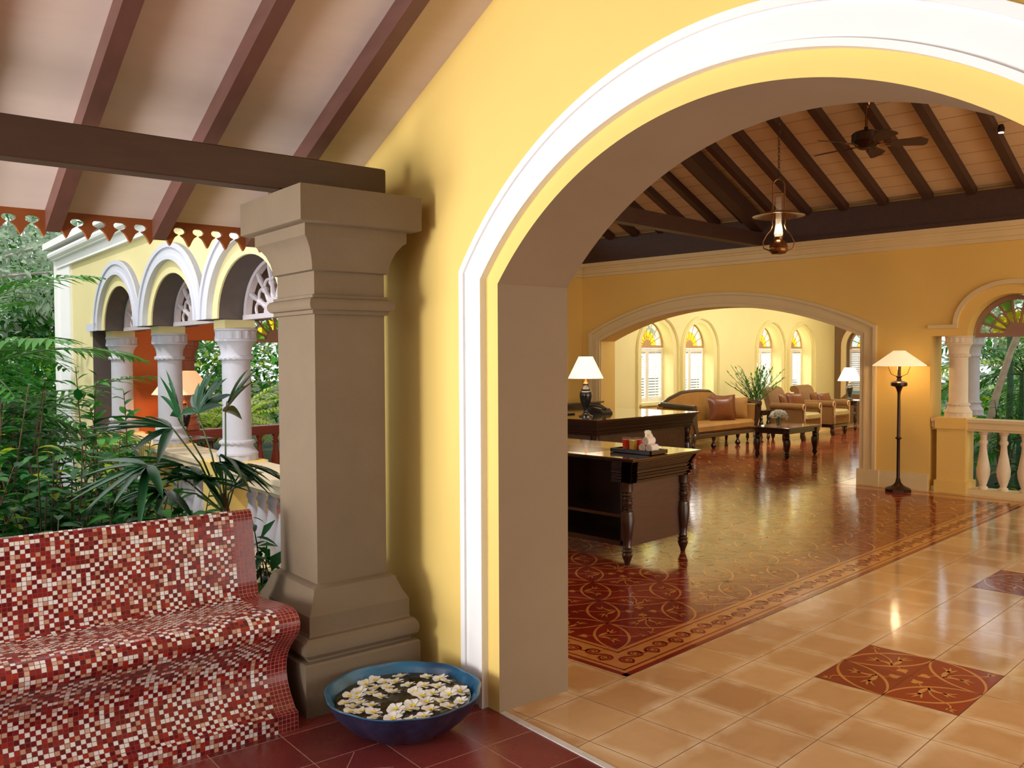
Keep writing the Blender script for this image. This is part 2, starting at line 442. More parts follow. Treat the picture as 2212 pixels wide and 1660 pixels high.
# ---- wing wall with three arcade arches
cen = [9.60, 7.86, 6.12]
SPR = 1.955
out = [(5.15, 0), (5.3, 0), (5.3, 1.885), (5.3, SPR)]
arcs = []
for c in reversed(cen):
    arcs += [(c-.60, SPR)] + arc(c, SPR, .60, .44, PI, 0, 24)[1:-1] + [(c+.60, SPR)]
arcs = [(5.3, SPR)]+arcs+[(10.76, SPR), (10.76, 0)]
outer = [(5.15, 0), (5.3, 0)]+arcs+[(12.4, 0), (12.4, 3.06), (5.15, 3.06)]
mb = MB()
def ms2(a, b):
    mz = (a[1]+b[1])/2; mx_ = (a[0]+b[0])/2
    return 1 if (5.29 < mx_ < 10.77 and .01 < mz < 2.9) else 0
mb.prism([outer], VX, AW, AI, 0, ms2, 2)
M['wingy'] = mat('sunlit_yellow_paint', srgb(222, 208, 152), .75, .03, 1.3, .12, 45)  # arch wall yellow made paler, strong daylight put into the colour
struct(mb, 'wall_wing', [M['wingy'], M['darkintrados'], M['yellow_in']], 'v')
mb = MB()
for k, c in enumerate(cen):
    for ro, rzo, ri, rzi, d in ((.905, .70, .72, .565, .045), (.905, .70, .86, .66, .06), (.75, .59, .71, .555, .06)):
        lo = arc(c, SPR, ro, rzo, PI, 0, 32); li = arc(c, SPR, ri, rzi, 0, PI, 32)
        lo = [(max(min(p[0], c+.87), c-.87 if k else c-.87), p[1]) for p in lo]
        if k == 0: lo = [(p[0] if p[0] > c else max(p[0], c-.87), p[1]) for p in arc(c, SPR, ro, rzo, PI, 0, 32)]
        mb.prism([lo+li], VX, AW-d, AW+.01)
    mb.prism([arc(c, SPR, .72, .565, PI, 0, 24)+arc(c, SPR, .602, .442, 0, PI, 24)], VX, AW-.012, AW+.005, 1)
mb.box(AW-.045, AW+.01, 10.32, 10.86, SPR, 2.04)       # left foot of the first arch
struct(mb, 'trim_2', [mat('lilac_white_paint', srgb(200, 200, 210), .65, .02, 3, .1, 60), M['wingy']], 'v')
mb = MB()   # cornice and corner strip of the wing
mb.box(AW-.05, AW+.02, 5.2, 12.42, 2.80, 2.92); mb.box(AW-.10, AW+.02, 5.2, 12.45, 2.90, 3.0)
mb.tube([(AW-.10, 5.2, 2.96), (AW-.10, 12.45, 2.96)], .045, 10)
mb.box(AW-.17, AI+.2, 5.2, 12.6, 3.04, 3.12)
mb.box(AW-.03, AW+.02, 11.76, 12.43, 0, 2.81); mb.box(AW-.06, AI+.05, 12.38, 12.5, 0, 3.05)
struct(mb, 'trim_3', M['white'], 'v')
# impost blocks over the arcade columns
mb = MB()
for c in (10.47, 8.73, 6.99, 5.36): mb.box(AW+.10, AI-.08, c-.125, c+.125, 1.885, SPR+.003)
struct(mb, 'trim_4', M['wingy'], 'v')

# ---- columns
def mesh_column(mb, cx, cy, z0, z1, r=.118, m=0):
    H = z1-z0
    carve = lambda a, z, j: 1+.035*(1 if math.sin(a*14) > 0 else -1)*(1 if int(z*60) % 2 else -1)
    prof = [(r*1.45, 0), (r*1.45, .012), (r*1.42, .014), (r*1.40, .055), (r*1.46, .06), (r*1.44, .075), (r*1.25, .10), (r*1.12, .125), (r*1.10, .14), (r*1.22, .15), (r*1.24, .16), (r*1.2, .172), (r*1.02, .18), (r*1.0, .2),
            (r*.97, H-.27), (r*1.0, H-.255), (r*1.18, H-.25), (r*1.22, H-.238), (r*1.18, H-.222), (r*1.06, H-.215), (r*1.05, H-.19), (r*1.12, H-.15), (r*1.3, H-.11), (r*1.42, H-.10), (r*1.44, H-.085), (r*1.36, H-.08), (r*1.36, H-.02), (r*1.45, H-.015), (r*1.45, H)]
    nseg = 56
    def mod(a, z, j):
        if j in (9, 10, 11, 16, 17, 18): return 1+.035*math.sin(a*18+z*160)
        if j in (2, 3): return 1+.02*math.copysign(1, math.sin(a*12))
        if j in (25, 26): return 1+.06*math.sin(a*14+(j-25)*1.6)
        return 1
    mb.lathe(prof, cx, cy, nseg, m, mod, True, z0)
colL = ['pale stone arcade column nearest the dark side pier, leftmost of the three', 'pale stone arcade column in the middle, with an amber lamp behind it',
        'pale stone arcade column closest to the large khaki pilaster', ]
for c, lb in zip((10.47, 8.73, 6.99), colL):
    mb = MB(); mesh_column(mb, 2.65, c, .80, 1.885, .115)
    tag(mb.build('column', M['colwhite'], None, 'v', (2.65, c, .80), 30), lb, 'column', 'round arcade columns')
# ---- balustrades
BP = [(.055, 0), (.055, .02), (.035, .03), (.045, .05), (.075, .12), (.08, .17), (.06, .25), (.04, .33), (.035, .38), (.05, .40), (.05, .415), (.035, .43), (.04, .47), (.055, .48), (.055, .5)]
def balustrade(label, mapf, p0, p1, zt, zb, mats, step, group=None, pedestals=(), loc=(0, 0, 0), frame='w', half=.13, rail=.10, sc=1):
    """mapf(p, d, z) -> xyz; p along the wall, d across"""
    t = thing('balustrade', label, 'balustrade', loc, frame, group)
    def mbox(mb, a, b, c, d, z0, z1, m=0):
        P = [mapf(x, y, z) for x in (a, b) for y in (c, d) for z in (z0, z1)]
        xs = [p[0] for p in P]; ys = [p[1] for p in P]
        mb.box(min(xs), max(xs), min(ys), max(ys), z0, z1, m)
    mb = MB(); mbox(mb, p0, p1, -half, half, zt-.035, zt); mbox(mb, p0, p1, -half+.02, half-.02, zt-rail, zt-.035); mbox(mb, p0, p1, -half+.045, half-.045, zt-rail-.03, zt-rail)
    mb.build('top_rail', mats[0], t)
    mb = MB(); mbox(mb, p0, p1, -half+.02, half-.02, 0, zb); mb.build('base_rail', mats[1], t)
    h = zt-rail-.03-zb
    prof = [(r*sc*.85, z/.5*h) for r, z in BP]
    n = int((p1-p0)/step)
    for i in range(n):
        p = p0+(i+.5)*(p1-p0)/n
        if any(abs(p-q) < .2 for q in pedestals): continue
        x, y, _ = mapf(p, 0, 0); mb = MB(); mb.lathe(prof, x, y, 16, 0, None, True, zb)
        mb.build('baluster', mats[2], t)
    for q in pedestals:
        mb = MB(); mbox(mb, q-.175, q+.175, -half-.02, half+.02, zt-.12, zt+.012); mbox(mb, q-.16, q+.16, -half, half, 0, zt-.12); mbox(mb, q-.18, q+.18, -half-.03, half+.03, 0, .14)
        mb.build('pedestal', mats[3], t)
    return t
balustrade('yellow railing with grey turned balusters under the garden arcade columns', lambda p, d, z: (2.62+d, p, z), 5.31, 10.75, .80, .12,
           (M['colcream'], M['cream'], M['colwhite'], M['yellow']), .2, None, (6.99, 8.73, 10.47), (2.62, 8, 0), 'v', .2, .1, 1)

# ---- lobby walls (world frame)
FX = 11.0
# far wall with the segmental archway and the garden opening at right
R2 = (2.13**2+.46**2)/(2*.46); c2 = (6.82, 2.35-R2); aa = math.asin(2.13/R2)
segm = [(c2[0]+R2*math.sin(-aa+2*aa*i/40), c2[1]+R2*math.cos(-aa+2*aa*i/40)) for i in range(41)]   # from low Y to high Y
LC = (2.96, 1.873)
outer = [(-3.6, 0), (2.08, 0), (2.08, 1.873), (LC[0]-.47, 1.873)]+arc(LC[0], LC[1], .47, .47, PI, 0, 30)[1:-1]+[(LC[0]+.47, 1.873), (3.84, 1.873), (3.84, 0), (4.69, 0)]+segm+[(8.95, 0), (9.75, 0), (9.75, 3.6), (-3.6, 3.6)]
mb = MB(); mb.prism([outer], VX, FX, FX+.38, 0, None, 1)
struct(mb, 'wall_far', [M['yellow_in'], M['yellow_back']])
mb = MB()
def segband(g0, g1, z=0):
    ro, ri = R2+g1, R2+g0
    ho, hi = 2.13+g1, 2.13+g0
    ao, ai = math.asin(ho/ro), math.asin(hi/ri)
    o = [(c2[0]-ho, z)]+[(c2[0]+ro*math.sin(-ao+2*ao*i/40), c2[1]+ro*math.cos(-ao+2*ao*i/40)) for i in range(41)]+[(c2[0]+ho, z)]
    i = [(c2[0]+hi, z)]+[(c2[0]+ri*math.sin(ai-2*ai*i/40), c2[1]+ri*math.cos(ai-2*ai*i/40)) for i in range(41)]+[(c2[0]-hi, z)]
    return [o+i]
mb.prism(segband(.0, .205), VX, FX-.02, FX+.01); mb.prism(segband(.17, .21), VX, FX-.05, FX+.01); mb.prism(segband(.055, .08), VX, FX-.035, FX+.01)
for y0, y1 in ((4.43, 4.71), (8.93, 9.2)): mb.box(FX-.06, FX+.40, y0, y1, 0, .20)
struct(mb, 'trim_5', M['cream'])
mb = MB()   # cornice
for x0, z0, z1 in ((.03, 2.94, 2.99), (.06, 2.99, 3.06), (.09, 3.06, 3.09), (.13, 3.09, 3.15)):
    mb.box(FX-x0, FX+.01, -3.5, 9.33, z0, z1); mb.box(7.5, FX, 9.33-x0, 9.34, z0, z1)
struct(mb, 'trim_6', M['cream'])
mb = MB(); mb.box(FX-.03, FX+.01, 3.85, 4.43, 0, .15); mb.box(FX-.02, FX+.01, 3.85, 4.43, .15, .2)
struct(mb, 'baseboard_far', M['cream'])
mb = MB(); mb.box(7.5, FX-.03, 9.30, 9.34, 0, .18); struct(mb, 'baseboard_left', M['cream'])
# arch trim over the garden opening
mb = MB()
mb.prism([arc(LC[0], LC[1]+.13, .62, .50, PI, 0, 30)+arc(LC[0], LC[1]+.13, .57, .45, 0, PI, 30)], VX, FX-.04, FX+.01)
for sgn in (1, -1):
    y0, y1 = sorted((LC[0]+sgn*.57, LC[0]+sgn*.9)); mb.box(FX-.04, FX+.01, y0, y1, 1.965, 2.005)
struct(mb, 'trim_7', M['cream'])
def colrow(x, y, z0, z1, label, m='colcream', frame='w', r=.105):
    mb = MB(); mesh_column(mb, x, y, z0, z1, r); return tag(mb.build('column', M[m], None, frame, (x, y, z0), 30), label, 'column')
colrow(FX+.16, 3.57, .895, 1.873, 'cream carved stone column beside the floor lamp on the garden railing')
colrow(FX+.16, 2.34, .895, 1.873, 'cream carved stone column at the far right end of the lobby railing')
colrow(FX+.75, 3.62, .895, 1.873, 'pale outer column standing outdoors behind the lobby railing column', 'colwhite')
balustrade('ochre railing with cream balusters across the garden opening at right', lambda p, d, z: (FX+.16+d, p, z), 2.09, 3.83, .885, .06,
           (M['cream'], M['cream'], M['colcream'], M['yellow_in']), .215, None, (3.60, 2.31), (FX+.16, 3, 0), 'w', .15, .11, 1.1)
# fan light windows -------------------------------------------------
def fan(mb_frame, mapf, cx, cz, r, spokes, t=.03, fr=.045, hub=.16, mid=.58, rr=.012):
    mb_frame.prism([arc(cx, cz, r, r, PI, 0, 28)+arc(cx, cz, r-fr, r-fr, 0, PI, 28)], mapf, -t/2, t/2)
    mb_frame.prism([[(cx-r, cz-.03), (cx+r, cz-.03), (cx+r, cz+.02), (cx-r, cz+.02)]], mapf, -t/2-.005, t/2+.005)
    mb_frame.prism([arc(cx, cz, r*hub+.03, r*hub+.03, PI, 0, 12)], mapf, -t/2-.004, t/2+.004)
    for i in range(1, spokes):
        a = PI*i/spokes
        pts = [(cx+q*math.cos(a), 0, cz+q*math.sin(a)) for q in (r*hub, r*.35, r*.5, r*.56, r*.62, r*.8, r-fr*.5)]
        P = [mapf(p[0], p[2], 0) for p in pts]
        mb_frame.tube(P, [rr, rr*1.3, rr*.9, rr*1.5, rr*.9, rr*1.2, rr*.8], 8)
    for i in range(spokes):
        a0_, a1_ = PI*i/spokes, PI*(i+1)/spokes
        pts = []
        for k in range(7):
            a = a0_+(a1_-a0_)*k/6; q = r*(mid+.07*math.sin(PI*k/6)); pts.append(mapf(cx+q*math.cos(a), cz+q*math.sin(a), 0))
        mb_frame.tube(pts, rr*.6, 6)
def panes(parent, mapf, cx, cz, r, spokes, inner, outer_, mid=.6, fr=.045):
    for nm, r0_, r1_, cols in (('inner_panes', r*.2, r*mid, inner), ('outer_panes', r*mid, r-fr, outer_)):
        mb = MB()
        for i in range(spokes):
            a0_, a1_ = PI*i/spokes, PI*(i+1)/spokes
            mb.prism([arc(cx, cz, r1_, r1_, a0_, a1_, 4)+arc(cx, cz, r0_, r0_, a1_, a0_, 4)], mapf, -.003, .003, i % 2)
        mb.build(nm, [M[cols[0]], M[cols[1]]], parent)
def make_fan(name, mapf, cx, cz, r, spokes, fm, inner, outer_, frame='w', loc=(0, 0, 0), label=None, glassy=True, rr_=.014, sq=1):
    mb = MB(); m0 = mapf
    if sq != 1: mapf = lambda p, q, d: m0(p, cz+(q-cz)*sq, d)
    fan(mb, mapf, cx, cz, r, spokes, .05, .05, .24, .6, rr_)
    o = mb.build(name, M[fm], None, frame, loc); tag(o, label, 'window', None, 'structure')
    if glassy: panes(o, mapf, cx, cz, r, spokes, inner, outer_)
    return o
make_fan('window_5', lambda p, q, d: (FX+.24+d, p, q), LC[0], LC[1]+.01, .45, 9, 'frameB', ('gy', 'gy'), ('gw', 'gg'))
for i, c in enumerate(cen):
    make_fan('window_%d' % (6+i), lambda p, q, d: (2.63+d, p, q), c, SPR+.015, .585, 7, 'frameL', ('gw', 'gw'), ('gw', 'gw'), 'v', glassy=False, rr_=.02, sq=.75)

# left wall of the lobby, the jogging part behind the arcade and its garden opening
mb = MB(); mb.box(7.5, FX+.38, 9.33, 9.6, 0, 3.6); struct(mb, 'wall_left', M['yellow_in'])
LB = 10.35
oc = (6.05, 1.87)
outer = [(3.92, 0), (4.45, 0), (4.45, 1.87), (oc[0]-.5, 1.87)]+arc(oc[0], 1.87, .5, .5, PI, 0, 24)[1:-1]+[(oc[0]+.5, 1.87), (7.3, 1.87), (7.3, 0), (7.75, 0), (7.75, 3.6), (3.92, 3.6)]
mb = MB(); mb.prism([outer], VY, LB, LB+.3); mb.box(7.5, 7.75, 9.3, LB+.3, 0, 3.6)
struct(mb, 'wall_garden', [mat('burnt_orange_paint', srgb(196, 104, 44), .7, .05, 2)])
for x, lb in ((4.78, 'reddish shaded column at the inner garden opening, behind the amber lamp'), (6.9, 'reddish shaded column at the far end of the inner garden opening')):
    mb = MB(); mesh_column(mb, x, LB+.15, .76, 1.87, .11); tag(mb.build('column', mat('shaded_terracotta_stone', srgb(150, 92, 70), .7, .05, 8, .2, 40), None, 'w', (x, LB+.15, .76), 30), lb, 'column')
balustrade('dark red garden railing seen through the arcade, behind the right column', lambda p, d, z: (p, LB+.12+d, z), 4.46, 7.29, .75, .1,
           (M['redrail'], M['redrail'], M['redrail'], M['redrail']), .22, None, (), (5.8, LB+.12, 0), 'w', .09, .09, 1)
make_fan('window_9', lambda p, q, d: (p, LB+.2+d, q), oc[0], 1.88, .48, 8, 'frameB', ('gy', 'gg'), ('gw', 'gw'))
# right wall: tall garden openings (outside the frame, they let the daylight in)
oo = [(-1, 0), (3.3, 0)]
holes = []
outer = [(2.4, 3.9)]
outer = [(2.4, 0)]
for x in (3.4, 5.9, 8.4):
    outer += [(x, 0), (x, 2.2)]+arc(x+.9, 2.2, .9, .6, PI, 0, 16)[1:-1]+[(x+1.8, 2.2), (x+1.8, 0)]
outer += [(FX+.38, 0), (FX+.38, 3.7), (2.4, 3.7)]
mb = MB(); mb.prism([outer], VY, -3.5, -3.2); struct(mb, 'wall_right', M['yellow_in'])

# ---- lobby ceiling: two slopes, seen from below
def V2W(a, b): p = ROTV @ Vector((a, b, 0)); return p.x, p.y
def roofz(x): return 3.56+.41*(FX-x) if x > 7 else 3.56+.41*4-.41*(7-x)
mb = MB()
p1 = V2W(AI-.02, -3.3); p2 = V2W(AI-.02, 11.2)
def q3(pts, dz=0): return [mb.nv(x, y, roofz(x)+dz) for x, y in pts]
for dz in (0, .06):
    mb.face(q3([(FX+.3, -3.5), (FX+.3, 10.7), (7, 10.7), (7, -3.5)], dz)); mb.face(q3([(7, -3.5), (7, 10.7), p2, p1], dz))
struct(mb, 'ceiling_lobby', M['plank'])
mb = MB(); mb.box(FX-.10, FX+.02, -3.4, 9.33, 3.15, 3.53); mb.box(FX-.13, FX+.02, -3.4, 9.33, 3.15, 3.2)
tag(mb.build('wall_plate_beam', M['inbeam'], None, 'w', (FX, 3, 3.15)), 'deep dark timber beam along the top of the far lobby wall', 'beam')
ry = [2.34, 2.86, 3.37, 3.85, 4.38, 4.88, 5.38, 5.82, 6.30, 6.75, 7.22, 7.70, 8.18, 8.66, 9.1]
def sloped(mb, y0, y1, x0, x1, h, zoff=0):
    i = len(mb.v)
    for x in (x0, x1):
        for y in (y0, y1):
            for dz in (0, -h): mb.v.append((x, y, roofz(x)+dz+zoff))
    for q in ((0, 2, 3, 1), (4, 5, 7, 6), (0, 1, 5, 4), (2, 6, 7, 3), (1, 3, 7, 5), (0, 4, 6, 2)): mb.face([i+k for k in q])
ordn = ['first', 'second', 'third', 'fourth', 'fifth', 'sixth', 'seventh', 'eighth', 'ninth', 'tenth', 'eleventh', 'twelfth', 'thirteenth', 'fourteenth', 'fifteenth']
proto = None
for k, y in enumerate(reversed(ry)):
    lb = 'dark rafter under the lobby roof, %s counted from the left' % ordn[k]
    if proto is None:
        mb = MB(); sloped(mb, y-.045, y+.045, FX-.05, 7.02, .11, .0)
        proto = mb.build('rafter', M['inbeam'], None, 'w', (FX, y, 3.5)); o = proto; y0_ = y
    else:
        o = copy_tree(proto); o.location.y = y
    tag(o, lb, 'rafter', 'rafters under the lobby roof')
# truss: thick principal rafter plus tie beam
mb = MB(); sloped(mb, 6.00, 6.16, FX-.08, 7.0, .20, -.06)
tr = thing('roof_truss', 'heavy dark roof truss with a horizontal tie beam left of the lantern', 'truss', (9, 6.08, 3.15))
mb.build('principal_rafter', M['inbeam'], tr)
mb = MB(); mb.box(3.2, FX-.04, 6.02, 6.15, 3.15, 3.33); mb.build('tie_beam', M['inbeam'], tr)
mb = MB(); mb.box(6.93, 7.07, -3.3, 10, roofz(7)-.26, roofz(7)-.02); tag(mb.build('ridge_beam', M['inbeam'], None, 'w', (7, 3, 5)), 'dark timber ridge beam at the top of the lobby roof', 'beam')

# ---- back room
BY = 9.45
wc = [13.29, 14.70, 17.49, 18.93]
def whole(c, r=.50, sill=.775, spr=1.80): return [(c-r, sill)]+[(c+r, sill)]+arc(c, spr, r, r, 0, PI, 24)
mb = MB(); mb.prism([[(FX+.3, 0), (20.9, 0), (20.9, 3.0), (FX+.3, 3.0)]]+[whole(c) for c in wc], VY, BY, BY+.34)
struct(mb, 'wall_window', M['yellow_back'])
mb = MB()
for c in wc:
    for ri, ro, d in ((.625, .68, .03), (.64, .665, .045)):
        mb.prism([[(c-ro, 0)]+arc(c, 1.74, ro, ro, PI, 0, 24)+[(c+ro, 0), (c+ri, 0)]+arc(c, 1.74, ri, ri, 0, PI, 24)+[(c-ri, 0)]], VY, BY-d, BY+.01)
    mb.box(c-.56, c+.56, BY-.05, BY+.1, .74, .775)
struct(mb, 'trim_8', M['yellow_back'])
def shutter_window(name, c, mapf, loc):
    mb = MB(); fan(mb, mapf, c, 1.83, .49, 8, .035, .04, .2, .55, .009)
    o = tag(mb.build(name, M['frameT'], None, 'w', loc), None, 'window', None, 'structure')
    panes(o, mapf, c, 1.83, .49, 8, ('gy', 'gy'), ('gw', 'gw'), .58, .04)
    for s in (-1, 1):
        mb = MB(); x0 = c-.49 if s < 0 else c+.004; x1 = x0+.486
        for a, b, z0, z1 in ((x0, x0+.045, .78, 1.79), (x1-.045, x1, .78, 1.79), (x0+.045, x1-.045, .78, .86), (x0+.045, x1-.045, 1.72, 1.79)):
            mb.prism([[(a, z0), (b, z0), (b, z1), (a, z1)]], mapf, -.018, .018)
        n = 17
        for i in range(n):
            z = .885+i*(.82/(n-1))
            P = [mapf(x0+.04, z-.016, -.02), mapf(x1-.04, z-.016, -.02), mapf(x1-.04, z+.012, .02), mapf(x0+.04, z+.012, .02)]
            mb.quad(*P); Q = [(p[0], p[1], p[2]+.006) for p in P]; mb.quad(*Q)
        xm = (x0+x1)/2
        mb.prism([[(xm-.006, .86), (xm+.006, .86), (xm+.006, 1.72), (xm-.006, 1.72)]], mapf, -.03, -.022)
        mb.build('shutter', M['shutter'], o)
    return o
for i, c in enumerate(wc):
    shutter_window('window_%d' % (i+1), c, lambda p, q, d: (p, BY+.26+d, q), (c, BY+.26, .78))
EX = 20.65
mb = MB(); mb.prism([[(7.6, 0), (BY, 0), (BY, 3.0), (7.6, 3.0)], [(8.2, .7), (9.15, .7)]+arc(8.675, 1.85, .475, .475, 0, PI, 20)], VX, EX, EX+.3)
struct(mb, 'wall_end', M['brownwall'])
mb = MB(); mb.prism([[(8.08, .6)]+arc(8.675, 1.85, .595, .595, PI, 0, 20)[::-1][::-1]+[(9.27, .6), (9.15, .7)]+arc(8.675, 1.85, .475, .475, 0, PI, 20)+[(8.2, .7)]], VX, EX-.04, EX+.01)
struct(mb, 'trim_9', M['cream'])
shutter_window('window_10', 8.675, lambda p, q, d: (EX+.2+d, p, q), (EX+.2, 8.675, .78))
mb = MB(); mb.prism([[(FX+.38, 4.22), (20.95, 7.55), (20.95, 7.75), (FX+.38, 4.42)]], lambda p, q, d: (p, q, d), 0, 3.0); struct(mb, 'wall_back', M['yellow_back'])
mb = MB(); mb.prism([[(FX+.36, 4.2), (20.95, 7.53), (20.95, 9.8), (FX+.36, 9.8)]], lambda p, q, d: (p, q, d), 3.0, 3.06); struct(mb, 'ceiling_back', M['plasterw'])

# ---- floors
mb = MB()
a = V2W(AW+.03, -3.3); b = V2W(AW+.03, 11.5)
i = [mb.nv(a[0], a[1], 0), mb.nv(FX+.36, -3.5, 0), mb.nv(FX+.36, 4.25, 0), mb.nv(20.8, 7.55, 0), mb.nv(20.8, 9.6, 0), mb.nv(7.6, 9.6, 0), mb.nv(7.6, 10.6, 0), mb.nv(b[0], b[1], 0)]
mb.face(i, 0)
def on(s, t): return s, t
def tile_pattern(mb, x0, y0, fx, fy, z, det=1):
    """one tile: a lens on the diagonal with sprigs; (fx, fy) flips it"""
    T = TT; q = 1/math.sqrt(2)
    def fn(s, t):                      # s along the lens, t across it
        u = T/2+(s+t)*q; v = T/2+(s-t)*q
        if fx: u = T-u
        if fy: v = T-v
        return x0+u, y0+v
    L = T*q; N = 14 if det else 8
    for sg in (1, -1):
        pts = []; ws = []
        for k in range(N+1):
            a = PI/4*(-1+2*k/N)
            pts.append((T*math.sin(a), sg*(T*math.cos(a)-T*q))); ws.append(.008+.010*(1-abs(-1+2*k/N)))
        mb.ribbon(pts, ws, z, 2, fn)
    if not det: 
        mb.ribbon([(0, -.09), (.02, -.01), (.03, .08)], [.02, .04, .01], z, 2, fn); mb.poly([(-.03, -.17), (0, -.2), (.03, -.17), (0, -.14)], z, 2, fn); return
    def rb(pts, ws): mb.ribbon(pts, ws, z+.0002, 2, fn)
    def bez(p0, p1, p2, n=7): return [((1-t)**2*p0[0]+2*t*(1-t)*p1[0]+t*t*p2[0], (1-t)**2*p0[1]+2*t*(1-t)*p1[1]+t*t*p2[1]) for t in [k/n for k in range(n+1)]]
    # heart on a short stem
    rb([(0, -.098), (.002, -.15)], .007)
    mb.poly([(-.004, -.140), (-.026, -.150), (-.030, -.165), (-.014, -.180), (0, -.207), (.014, -.182), (.031, -.168), (.026, -.150), (.004, -.140)], z+.0002, 2, fn)
    # trunk leaf from the arc, curling both ways
    rb(bez((-.03, -.092), (.0, -.05), (-.07, -.005)), [.012, .018, .024, .026, .022, .018, .016, .010])
    for e in ((-.125, -.004), (-.098, .038), (-.058, .036)): rb(bez((-.06, -.015), ((-.06+e[0])/2, (e[1]-.01)/2+.01), e, 4), [.014, .016, .012, .008, .003])
    rb(bez((-.03, -.085), (.03, -.06), (.06, -.012)), [.01, .014, .02, .024, .026, .022, .018, .014])
    for e in ((.125, -.014), (.115, .022), (.075, .040)): rb(bez((.05, -.02), ((.05+e[0])/2, (e[1]-.02)/2+.012), e, 4), [.014, .016, .012, .008, .003])
    # tendril crossing the lens and running out to the far corner
    rb(bez((-.02, -.07), (.03, .0), (-.012, .10))+bez((-.012, .10), (-.03, .14), (.006, .172), 5)[1:], .0085)
    for e in ((-.02, .192), (.006, .214), (.026, .178)): rb([(.004, .168), ((.004+e[0])/2+.003, (.168+e[1])/2), e], [.012, .013, .002])
def medallion(mb, X, Y):
    z = .0008
    mb.quad((X, Y, z), (X+2*TT, Y, z), (X+2*TT, Y+2*TT, z), (X, Y+2*TT, z), 1)
    for i in (0, 1):
        for j in (0, 1): tile_pattern(mb, X+i*TT, Y+j*TT, i == 0 and True or False, j == 1, z+.0004)
def tp(mb, i, j, X0, Y0, z, det):
    # nodes at even vertices; hearts point to the (even, odd) vertices
    x0, y0 = X0+i*TT, Y0+j*TT
    # base tile: nodes at (0,0),(T,T); heart corner (0,T) ... flips pick the right one
    if (i+j) % 2 == 0: fx, fy = (False, False) if i % 2 == 0 else (True, True)
    else: fx, fy = (True, False) if i % 2 == 1 else (False, True)
    tile_pattern(mb, x0, y0, fx, fy, z, det)
for X in (4.21, 4.21+7*TT, 4.21+14*TT): medallion(mb, X, 1.33)
# the inlaid carpet pattern
RX0, RY0, RX1, RY1 = 3.54, 2.71, 10.86, 9.25
mb.quad((RX0, RY0, .0006), (RX1, RY0, .0006), (RX1, RY1, .0006), (RX0, RY1, .0006), 2)
def frame_line(mb, g0, g1, z, m):
    x0, y0, x1, y1 = RX0+g0, RY0+g0, RX1-g0, RY1-g0; d = g1-g0
    for q in ((x0, x1, y0, y0+d), (x0, x1, y1-d, y1), (x0, x0+d, y0, y1), (x1-d, x1, y0, y1)):
        mb.quad((q[0], q[2], z), (q[1], q[2], z), (q[1], q[3], z), (q[0], q[3], z), m)
frame_line(mb, 0, .036, .0011, 1); frame_line(mb, .062, .074, .0011, 1); frame_line(mb, .252, .264, .0011, 1)
G = .29
fx0, fy0 = RX0+G, RY0+G; NX = int((RX1-G-fx0)/TT); NY = int((RY1-G-fy0)/TT)
mb.quad((fx0, fy0, .0011), (RX1-G, fy0, .0011), (RX1-G, RY1-G, .0011), (fx0, RY1-G, .0011), 1)
for i in range(NX):
    for j in range(NY):
        tp(mb, i, j, fx0, fy0, .0015, 1 if (i < 16 and j < 8) else 0)
def scroll(mb, ox, oy, horiz, z, flip=1):
    def fn(u, v): return (ox+u, oy+v*flip) if horiz else (ox+v*flip, oy+u)
    pts = []; ws = []
    def spiral(c, sgn, rev):
        P = []
        for k in range(27):
            t = k/26; a = -PI/2-(1-t)*3.6*PI; r = .007+.037*t**.9
            P.append((c[0]+sgn*r*math.cos(a), c[1]+sgn*r*math.sin(a)))
        return P[::-1] if rev else P
    s0 = spiral((0, .018), 1, False); s1 = spiral((.108, -.018), -1, True)
    a, b = s0[-1], s1[0]
    br = []
    for k in range(1, 8):
        t = k/8; h = .07
        br.append(tuple((1-t)**3*a[d]+3*t*(1-t)**2*(a[d]+(h if d == 0 else 0))+3*t*t*(1-t)*(b[d]-(h if d == 0 else 0))+t**3*b[d] for d in (0, 1)))
    allp = s0+br+s1; n = len(allp)
    ws = [.006+.012*math.sin(PI*k/(n-1))**1.2 for k in range(n)]
    mb.ribbon(allp, ws, z, 1, fn)
    mb.ribbon([fn2 for fn2 in [(.108+.04, -.03), (.15, .01), (.175, -.045+.06), (.2, -.02)]], [.014, .012, .012, .010], z, 1, fn)
    mb.ribbon([(-.03, .05), (-.012, .066), (.004, .058)], [.003, .01, .008], z, 1, fn)
k = 0
while .14+k*.232 < RX1-RX0-.3: scroll(mb, RX0+.20+k*.232, RY0+.163, True, .0014, -1); k += 1
k = 0
while .14+k*.232 < 3.2: scroll(mb, RX0+.163, RY0+.26+k*.232, False, .0014, -1); k += 1
# back room field
bx0, by0 = 11.45, 4.9
mb.quad((bx0, 4.65, .0006), (19.6, 7.40, .0006), (19.6, 8.6, .0006), (bx0, 8.6, .0006), 2); mb.quad((bx0+.1, 4.80, .0011), (19.5, 7.52, .0011), (19.5, 8.5, .0011), (bx0+.1, 8.5, .0011), 1)
for i in range(22):
    for j in range(10):
        if by0-.1+j*TT > 4.85+(i+1)*TT*.34: tp(mb, i, j, bx0+.1, by0-.1, .0015, 0)
mb.quad((RX1-G-.01, 4.95, .0018), (bx0+.12, 4.95, .0018), (bx0+.12, 8.7, .0018), (RX1-G-.01, 8.7, .0018), 1)
for i in range(3):
    for j in range(10): tp(mb, i, j, RX1-G+.0, 5.0, .0022, 0)
struct(mb, 'floor_lobby', [M['tile'], M['rugred'], M['rugtan']])
